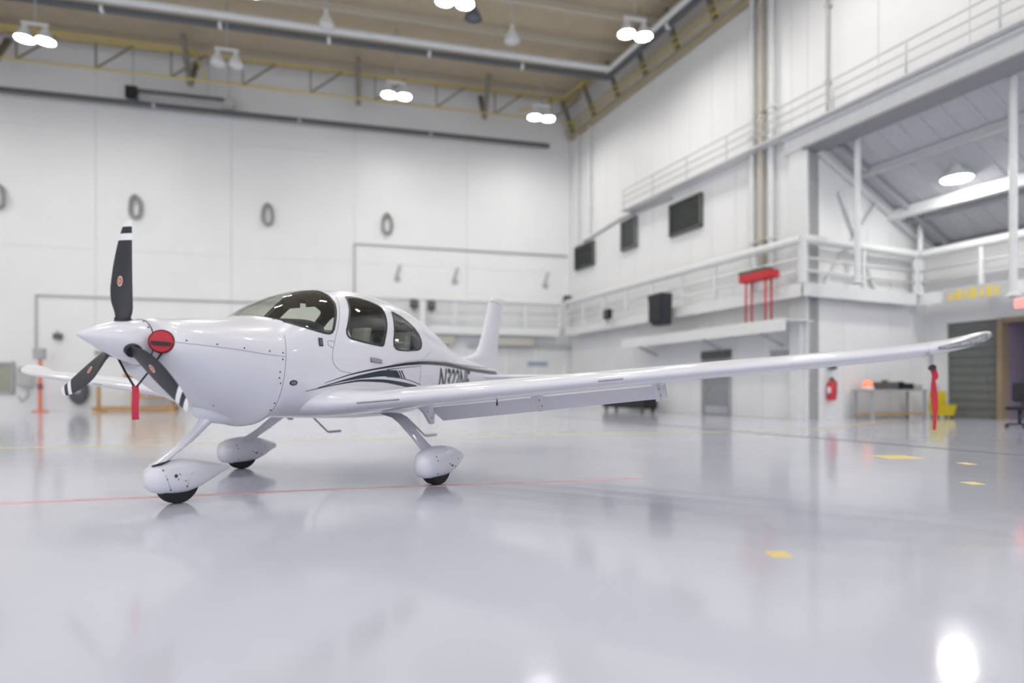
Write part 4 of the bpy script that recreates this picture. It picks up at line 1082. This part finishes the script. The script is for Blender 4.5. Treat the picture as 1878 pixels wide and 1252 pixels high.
def strut_ring(a, l, z, c, t):
    return [P(a + c * x, l + t * y * 0.7, z - t * y * 0.7 * (1 if l >= 0 else -1) * 0.3) for x, y in ((-.5, 0), (-.42, .6), (-.25, .95), (0, 1), (.3, .6), (.5, 0), (.3, -.6), (0, -1), (-.25, -.95), (-.42, -.6))]
for sd in (1, -1):
    path = [(2.76, 0.72, 0.70, 0.34, 0.065), (2.73, 0.86, 0.665, 0.27, 0.05), (2.70, 0.95, 0.610, 0.225, 0.038), (2.66, 1.10, 0.495, 0.20, 0.034), (2.61, 1.24, 0.400, 0.21, 0.034), (2.59, 1.32, 0.345, 0.25, 0.05), (2.59, 1.38, 0.29, 0.30, 0.07)]
    loft('gear_strut', [strut_ring(a, sd * l, z, c, t) for a, l, z, c, t in path], PAINT, plane)
    ps = [(2.285, 0.19, 0.26, 0.02), (2.31, 0.13, 0.32, 0.07), (2.38, 0.088, 0.358, 0.108), (2.50, 0.076, 0.383, 0.128), (2.64, 0.076, 0.390, 0.130), (2.78, 0.090, 0.375, 0.118), (2.92, 0.135, 0.340, 0.090), (3.03, 0.185, 0.300, 0.055), (3.115, 0.212, 0.272, 0.020)]
    pd = pod('wheel_fairing', ps, sd * 1.41, PAINT, plane)
    tyre(sd * 1.41, 2.60, 0.19, 0.15, plane)
    # screws and inspection hole on the visible side
    out = 1.41 + 0.128 if sd > 0 else -1.41 + 0.128
    for (a, z) in ((2.44, 0.30), (2.45, 0.26), (2.47, 0.13), (2.66, 0.21), (2.69, 0.19), (2.80, 0.17), (2.86, 0.24)):
        zz, _, w_ = 0, 0, interp(ps, a)[2]
        b_, t_ = interp(ps, a)[0], interp(ps, a)[1]
        q = abs((z - (b_ + t_) / 2) / ((t_ - b_) / 2)); w2 = w_ * max(0, 1 - q ** 2.5) ** 0.4
        s_ = share('screw', screw_me, pd, P(a, sd * 1.41 + w2 - 0.001, z)); s_.rotation_euler = (PI / 2, 0, 0)
    s_ = share('inspection_hole', screw_me, pd, P(2.72, sd * 1.41 + 0.122, 0.185), (PI / 2, 0, 0), (1.8, 1.8, 1))
    # cabin step
    tube('cabin_step', [P(3.00, sd * 0.60, 0.69), P(3.06, sd * 0.72, 0.635), P(3.36, sd * 0.75, 0.425), P(3.40, sd * 0.75, 0.418), P(3.60, sd * 0.75, 0.418)], [0.012, 0.012, 0.012, 0.018, 0.018], mat('step_grey', (0.45, 0.46, 0.5), 0.5), plane, 8)
npod = pod('wheel_fairing', [(0.505, 0.20, 0.27, 0.02), (0.525, 0.155, 0.315, 0.06), (0.60, 0.108, 0.352, 0.100), (0.70, 0.088, 0.368, 0.115), (0.82, 0.082, 0.372, 0.116), (0.95, 0.105, 0.350, 0.100), (1.10, 0.165, 0.312, 0.065), (1.22, 0.212, 0.282, 0.030), (1.30, 0.235, 0.262, 0.010)], 0.0, PAINT, plane)
tyre(0.0, 0.79, 0.175, 0.125, plane)
rings = []
for a, z, c, t in ((1.18, 0.80, 0.34, 0.08), (1.11, 0.715, 0.24, 0.06), (1.03, 0.645, 0.185, 0.048), (0.86, 0.50, 0.17, 0.044), (0.71, 0.405, 0.17, 0.048), (0.63, 0.355, 0.17, 0.058)):
    rings.append([P(a + c * x, t * y, z + c * x * 0.25) for x, y in ((-.5, 0), (-.42, .6), (-.25, .95), (0, 1), (.3, .6), (.5, 0), (.3, -.6), (0, -1), (-.25, -.95), (-.42, -.6))])
loft('gear_strut', rings, PAINT, plane)
tube('strut_gap', [P(0.548, 0.03, 0.338), P(0.60, 0.062, 0.352), P(0.68, 0.066, 0.372)], [0.008, 0.012, 0.004], BLACK, plane, 6)
loft('strut_fairing', [[P(a, w * math.cos(2 * PI * k / 16), z + hh * math.sin(2 * PI * k / 16)) for k in range(16)] for a, w, hh, z in
     ((0.92, 0.02, 0.02, 0.80), (0.98, 0.07, 0.07, 0.775), (1.08, 0.10, 0.08, 0.745), (1.22, 0.11, 0.07, 0.715), (1.38, 0.08, 0.05, 0.68))], PAINT, plane)
for (a, z, k) in ((0.70, 0.245, 2.4), (0.735, 0.255, .9), (0.72, 0.215, .9), (0.80, 0.240, .9), (0.785, 0.195, .9), (0.885, 0.235, 1.2), (0.63, 0.225, .9), (0.605, 0.300, .9), (0.66, 0.135, .9), (0.80, 0.145, .9)):
    share('screw', screw_me, npod, P(a, 0.112 if 0.66 < a < 0.85 else 0.102 if a > 0.85 else 0.104 if a > 0.62 else 0.09, z), (PI / 2, 0, 0), (k, k, 1))
pts = [(0.86, 0.255), (0.835, 0.240), (0.815, 0.215), (0.808, 0.185), (0.805, 0.150)]
tube('panel_seam', [P(a, 0.1135, z) for a, z in pts], 0.002, GREYSEAM, npod, 5)
tube('panel_seam', [P(a, l, z) for a, l, z in ((0.60, 0.085, 0.315), (0.62, 0.104, 0.25), (0.645, 0.106, 0.18), (0.665, 0.10, 0.125))], 0.002, GREYSEAM, npod, 5)
# small blade fairings on the belly ahead of the wing
for (a0, a1, z0, l0) in ((1.86, 2.08, 0.775, 0.595), (2.30, 2.38, 0.725, 0.62)):
    loft('belly_vane', [[P(a, l0 + dl * k, z0 + dz * k - (a - a0) * 0.12) for dl, dz in ((0.04, 0), (0.0, 0.018), (-0.05, 0), (0.0, -0.014))] for a, k in ((a0, 0.05), (a0 + (a1 - a0) * 0.35, 1), (a0 + (a1 - a0) * 0.7, 0.9), (a1, 0.1))], WHITE, plane)

# ---- propeller
HUB = (0.335, 0.0, 1.343)
rings = []
SPN = [(0.0, 0.003), (0.008, 0.010), (0.03, 0.023), (0.08, 0.050), (0.15, 0.085), (0.23, 0.120), (0.31, 0.149), (0.38, 0.168), (0.44, 0.180), (0.462, 0.183)]
for i in range(41):
    a = 0.462 * (i / 40) ** 1.6
    r = interp(SPN, a)[0]
    rings.append([P(a, r * math.cos(2 * PI * k / 48), 1.364 - 0.029 * a / 0.462 + r * math.sin(2 * PI * k / 48)) for k in range(48)])
spinner = loft('spinner', rings, PAINT, plane)
loft('spinner_gap', [[P(a, r * math.cos(2 * PI * k / 32), 1.335 + r * math.sin(2 * PI * k / 32)) for k in range(32)] for a, r in ((0.461, 0.1855), (0.473, 0.1855))], BLACK, plane)
for ang in (15, 38, 62, 86, 110, 134, 158, 300, 322, 345):
    t = math.radians(ang)
    share('screw', screw_me, spinner, P(0.447, 0.182 * math.cos(t), 1.336 + 0.182 * math.sin(t)), (-t if False else 0, 0, 0)).rotation_euler = Vector((0, -math.cos(t), math.sin(t))).to_track_quat('Z', 'Y').to_euler()
R_PROP = 0.945
CH = [(0.10, 0.080), (0.15, 0.100), (0.22, 0.142), (0.30, 0.178), (0.42, 0.196), (0.55, 0.186), (0.70, 0.158), (0.80, 0.130), (0.88, 0.098), (0.91, 0.078), (0.922, 0.058), (0.927, 0.034)]
def blade_ring(r, th, n=16):
    c = interp(CH, r)[0]
    thick = 0.070 if r < 0.12 else max(0.010, 0.070 - (r - 0.12) * 0.30 if r < 0.25 else 0.031 - (r - 0.25) * 0.030)
    beta = math.radians(interp([(0.1, 36), (0.25, 25), (0.5, 14), (0.8, 9), (0.95, 7)], r)[0])
    te = min(0.5 * c, 0.075) if r < 0.45 else 0.075 - 0.020 * (r - 0.45)
    er = (math.sin(th), math.cos(th)); et = (math.cos(th), -math.sin(th))
    cd = (-math.sin(beta), -math.cos(beta))          # (aft, tangential): towards the leading edge
    nd = (-math.cos(beta), math.sin(beta))           # front face
    rg = []
    for k in range(n):
        t = 2 * PI * k / n
        u = (te - c / 2) * -1 + 0.5 * c * math.cos(t)
        v = 0.5 * thick * math.sin(t) * (1.0 if math.sin(t) > 0 else 0.5)
        a = cd[0] * u + nd[0] * v; tg = cd[1] * u + nd[1] * v
        rg.append(P(HUB[0] + a, r * er[0] + tg * et[0], HUB[2] + r * er[1] + tg * et[1]))
    return rg, nd, cd, er, et, te, c, thick
def blade_seg(name, r0, r1, th, m, parent, n):
    return loft(name, [blade_ring(r0 + (r1 - r0) * i / n, th)[0] for i in range(n + 1)], m, parent)
LOGO = mat('blade_badge_red', (0.55, 0.16, 0.10), 0.4)
for deg in (2.5, 122.5, 242.5):
    th = math.radians(deg)
    bl = blade_seg('propeller_blade', 0.10, 0.774, th, BLADE, plane, 22)
    blade_seg('tip_stripe', 0.774, 0.826, th, WHITE, bl, 3)
    blade_seg('tip_stripe', 0.826, 0.878, th, BLADE, bl, 3)
    blade_seg('tip_stripe', 0.878, 0.927, th, WHITE, bl, 8)
    for nm, mm, off, k in (('blade_badge_rim', WHITE, 0.0035, 1.0), ('blade_badge', LOGO, 0.005, 0.84), ('blade_badge_mark', mat('blade_badge_pale', (0.8, 0.55, 0.45), 0.4), 0.0065, 0.30)):
        bm = bmesh.new(); vs = []
        for i in range(20):
            t = 2 * PI * i / 20
            r = 0.455 + 0.040 * k * math.sin(t)
            _, nd, cd, er, et, te, c, thick = blade_ring(r, th)
            u = c / 2 - te + 0.024 * k * math.cos(t) * (0.5 if k < 0.5 else 1)
            q = (0.024 * k * math.cos(t)) / (c / 2); v = 0.5 * thick * math.sqrt(max(0, 1 - q * q)) + off
            a = cd[0] * u + nd[0] * v; tg = cd[1] * u + nd[1] * v
            vs.append(bm.verts.new(P(HUB[0] + a, r * er[0] + tg * et[0], HUB[2] + r * er[1] + tg * et[1])))
        bm.faces.new(vs)
        obj_bm(nm, bm, mm, bl, smooth=False)
    # dark cut-out where the blade leaves the spinner
    rg = []
    er = (math.sin(th), math.cos(th)); et = (math.cos(th), -math.sin(th))
    for rr in (0.10, 0.172):
        rg.append([P(HUB[0] + 0.055 * math.cos(2 * PI * k / 24) * 1.1, rr * er[0] + 0.055 * math.sin(2 * PI * k / 24) * et[0], HUB[2] + rr * er[1] + 0.055 * math.sin(2 * PI * k / 24) * et[1]) for k in range(24)])
    loft('blade_cutout', rg, BLACK, plane)

# ---- cabin interior
def seat(a0, l0, z0=0.86):
    s_ = obj_bm('seat', add_box(bmesh.new(), a0 - 0.24, a0 + 0.24, -l0 - 0.22, -l0 + 0.22, z0, z0 + 0.16, 0.04), SEATM, plane)
    rr = []
    for k in range(8):
        f_ = k / 7
        hw = 0.22 - 0.06 * f_ ** 2 if f_ < 0.7 else 0.115
        cx = a0 + 0.22 + 0.16 * f_
        th_ = 0.075 - 0.02 * f_
        z = z0 + 0.05 + 0.74 * f_
        rr.append([Vector((cx + th_ * math.copysign(abs(math.cos(t)) ** .6, math.cos(t)), -l0 + hw * math.copysign(abs(math.sin(t)) ** .5, math.sin(t)), z)) for t in [2 * PI * i / 16 for i in range(16)]])
    loft('seat_back', rr, SEATM, plane)
for l0 in (0.29, -0.29):
    seat(2.42, l0); seat(3.18, l0, 0.88)
rr = []
for a, z, w in ((1.44, 1.600, 0.34), (1.55, 1.630, 0.46), (1.70, 1.655, 0.53), (1.85, 1.665, 0.55), (1.93, 1.650, 0.555), (1.95, 1.60, 0.555)):
    rr.append([P(a, w * math.sin(t), z - 0.14 + 0.14 * math.cos(t) ** 0.5 if abs(t) < PI / 2 - .01 else z - 0.14) for t in lin(-PI / 2, PI / 2, 16)] + [P(a, -w, 1.30), P(a, w, 1.30)][::-1])
loft('glareshield', rr, DASH, plane)
box('instrument_panel', 1.93, 1.97, -0.54, 0.54, 1.0, 1.52, DASH, plane)
box('cabin_floor', 1.5, 3.85, -0.40, 0.40, 0.80, 0.84, LINER, plane)
box('rear_bulkhead', 3.90, 3.93, -0.32, 0.32, 0.85, 1.66, LINER, plane)
for l0 in (0.16, -0.16):
    o = box('sun_visor', 2.19, 2.21, -l0 - 0.11, -l0 + 0.11, 1.83, 1.92, BLACK, plane)

# ---- covers that hang on the airplane
def local_thing(name, a, l, z, label, cat):
    c, s_ = math.cos(PLANE_YAW), math.sin(PLANE_YAW)
    v = P(a, l, z)
    e = empty(name, (PLANE_LOC[0] + v.x * c - v.y * s_, PLANE_LOC[1] + v.x * s_ + v.y * c, v.z), PLANE_YAW, label, cat)
    return e, v
plug, o0 = local_thing('cowl_plug', 0.40, 0.04, 0.72, 'red padded engine inlet plugs joined by black straps with red streamer', 'cover')
def rel(v, o): return v - o
for sd in (1, -1):
    cen = P(0.462, sd * 0.290, 1.330); nrm = Vector((-0.80, -sd * 0.60, 0.04)).normalized()
    ax = nrm.cross(Vector((0, 0, 1))).normalized(); az = ax.cross(nrm).normalized()
    def disc(name, r, d0, d1, m, parent):
        rings = []
        for d, k in ((d0, 1.0), (d1 - 0.008, 1.0), (d1, 0.93), (d1 + 0.001, 0.5)):
            rings.append([rel(cen + nrm * d + ax * r * 1.03 * k * math.cos(2 * PI * i / 32) + az * r * 0.98 * k * math.sin(2 * PI * i / 32), o0) for i in range(32)])
        return loft(name, rings, m, parent)
    cv = disc('plug_cover', 0.088, -0.05, 0.02, RED, plug)
    bm = bmesh.new(); pts = [rel(cen + nrm * 0.012 + ax * 0.0915 * math.cos(t) + az * 0.087 * math.sin(t), o0) for t in [2 * PI * i / 32 for i in range(33)]]
    add_tube(bm, pts, 0.006, 6, False); obj_bm('piping', bm, mat('dark_red_piping', (0.09, 0.01, 0.015), 0.5), cv)
    bm = bmesh.new(); c0 = cen + nrm * 0.026 + az * -0.022
    pts = [rel(c0 - ax * 0.07 * (1 - 2 * k / 6) + az * 0.012 * k / 6 - nrm * 0.0 + nrm * 0.012 * math.sin(PI * k / 6), o0) for k in range(7)]
    for k in range(6): add_beam(bm, pts[k], pts[k + 1], 0.01, 0.028)
    obj_bm('grab_strap', bm, BLACK, cv, smooth=False)
    top = cen + az * -0.085
    end = P(0.41, 0.055 if sd > 0 else 0.025, 0.98)
    bm = bmesh.new()
    mid = (top + end) / 2 + Vector((0, 0, -0.01))
    for p, q in ((top, mid), (mid, end)): add_beam(bm, rel(p, o0), rel(q, o0), 0.018, 0.004)
    obj_bm('strap', bm, BLACK, plug, smooth=False)
def streamer(name, top, length, w, m, parent, o, ax, pinch=False):
    rings = []
    n = 14
    for k in range(n + 1):
        f_ = k / n
        ww = w * (1 if not pinch else (0.25 + 0.75 * math.sin(PI * min(1, f_ * 1.15 + 0.08)) ** 0.7 if f_ < 0.72 else 0.55))
        tw = 0.3 * math.sin(f_ * 4.0)
        d = (ax * math.cos(tw) + Vector((ax.y, -ax.x, 0)) * math.sin(tw)) * ww / 2
        nn = Vector((-d.y, d.x, 0)).normalized() * 0.0018
        c_ = rel(top, o) + Vector((0.004 * math.sin(f_ * 7), 0.004 * math.cos(f_ * 5), -length * f_))
        rings.append([c_ - d - nn, c_ + d - nn, c_ + d + nn, c_ - d + nn])
    return loft(name, rings, m, parent, smooth=False)
streamer('streamer', P(0.41, 0.04, 0.985), 0.265, 0.048, REDSTRAP, plug, o0, Vector((0.85, -0.5, 0)).normalized())
a, z = airfoil(5.55, 0.40, False)
pc, o1 = local_thing('pitot_cover', a - 0.06, 5.55, z - 0.52, 'black pitot cover with long red streamer hanging under the near wing', 'cover')
tube('cover_sleeve', [rel(P(a - 0.075, 5.55, z - 0.086), o1), rel(P(a - 0.02, 5.55, z - 0.088), o1)], [0.021, 0.020], BLACK, pc, 10)
streamer('streamer_tab', P(a - 0.03, 5.565, z - 0.095), 0.075, 0.038, REDSTRAP, pc, o1, Vector((0.3, -0.95, 0)).normalized())
streamer('streamer', P(a - 0.03, 5.565, z - 0.165), 0.345, 0.040, RED, pc, o1, Vector((0.25, -0.97, 0)).normalized(), True)
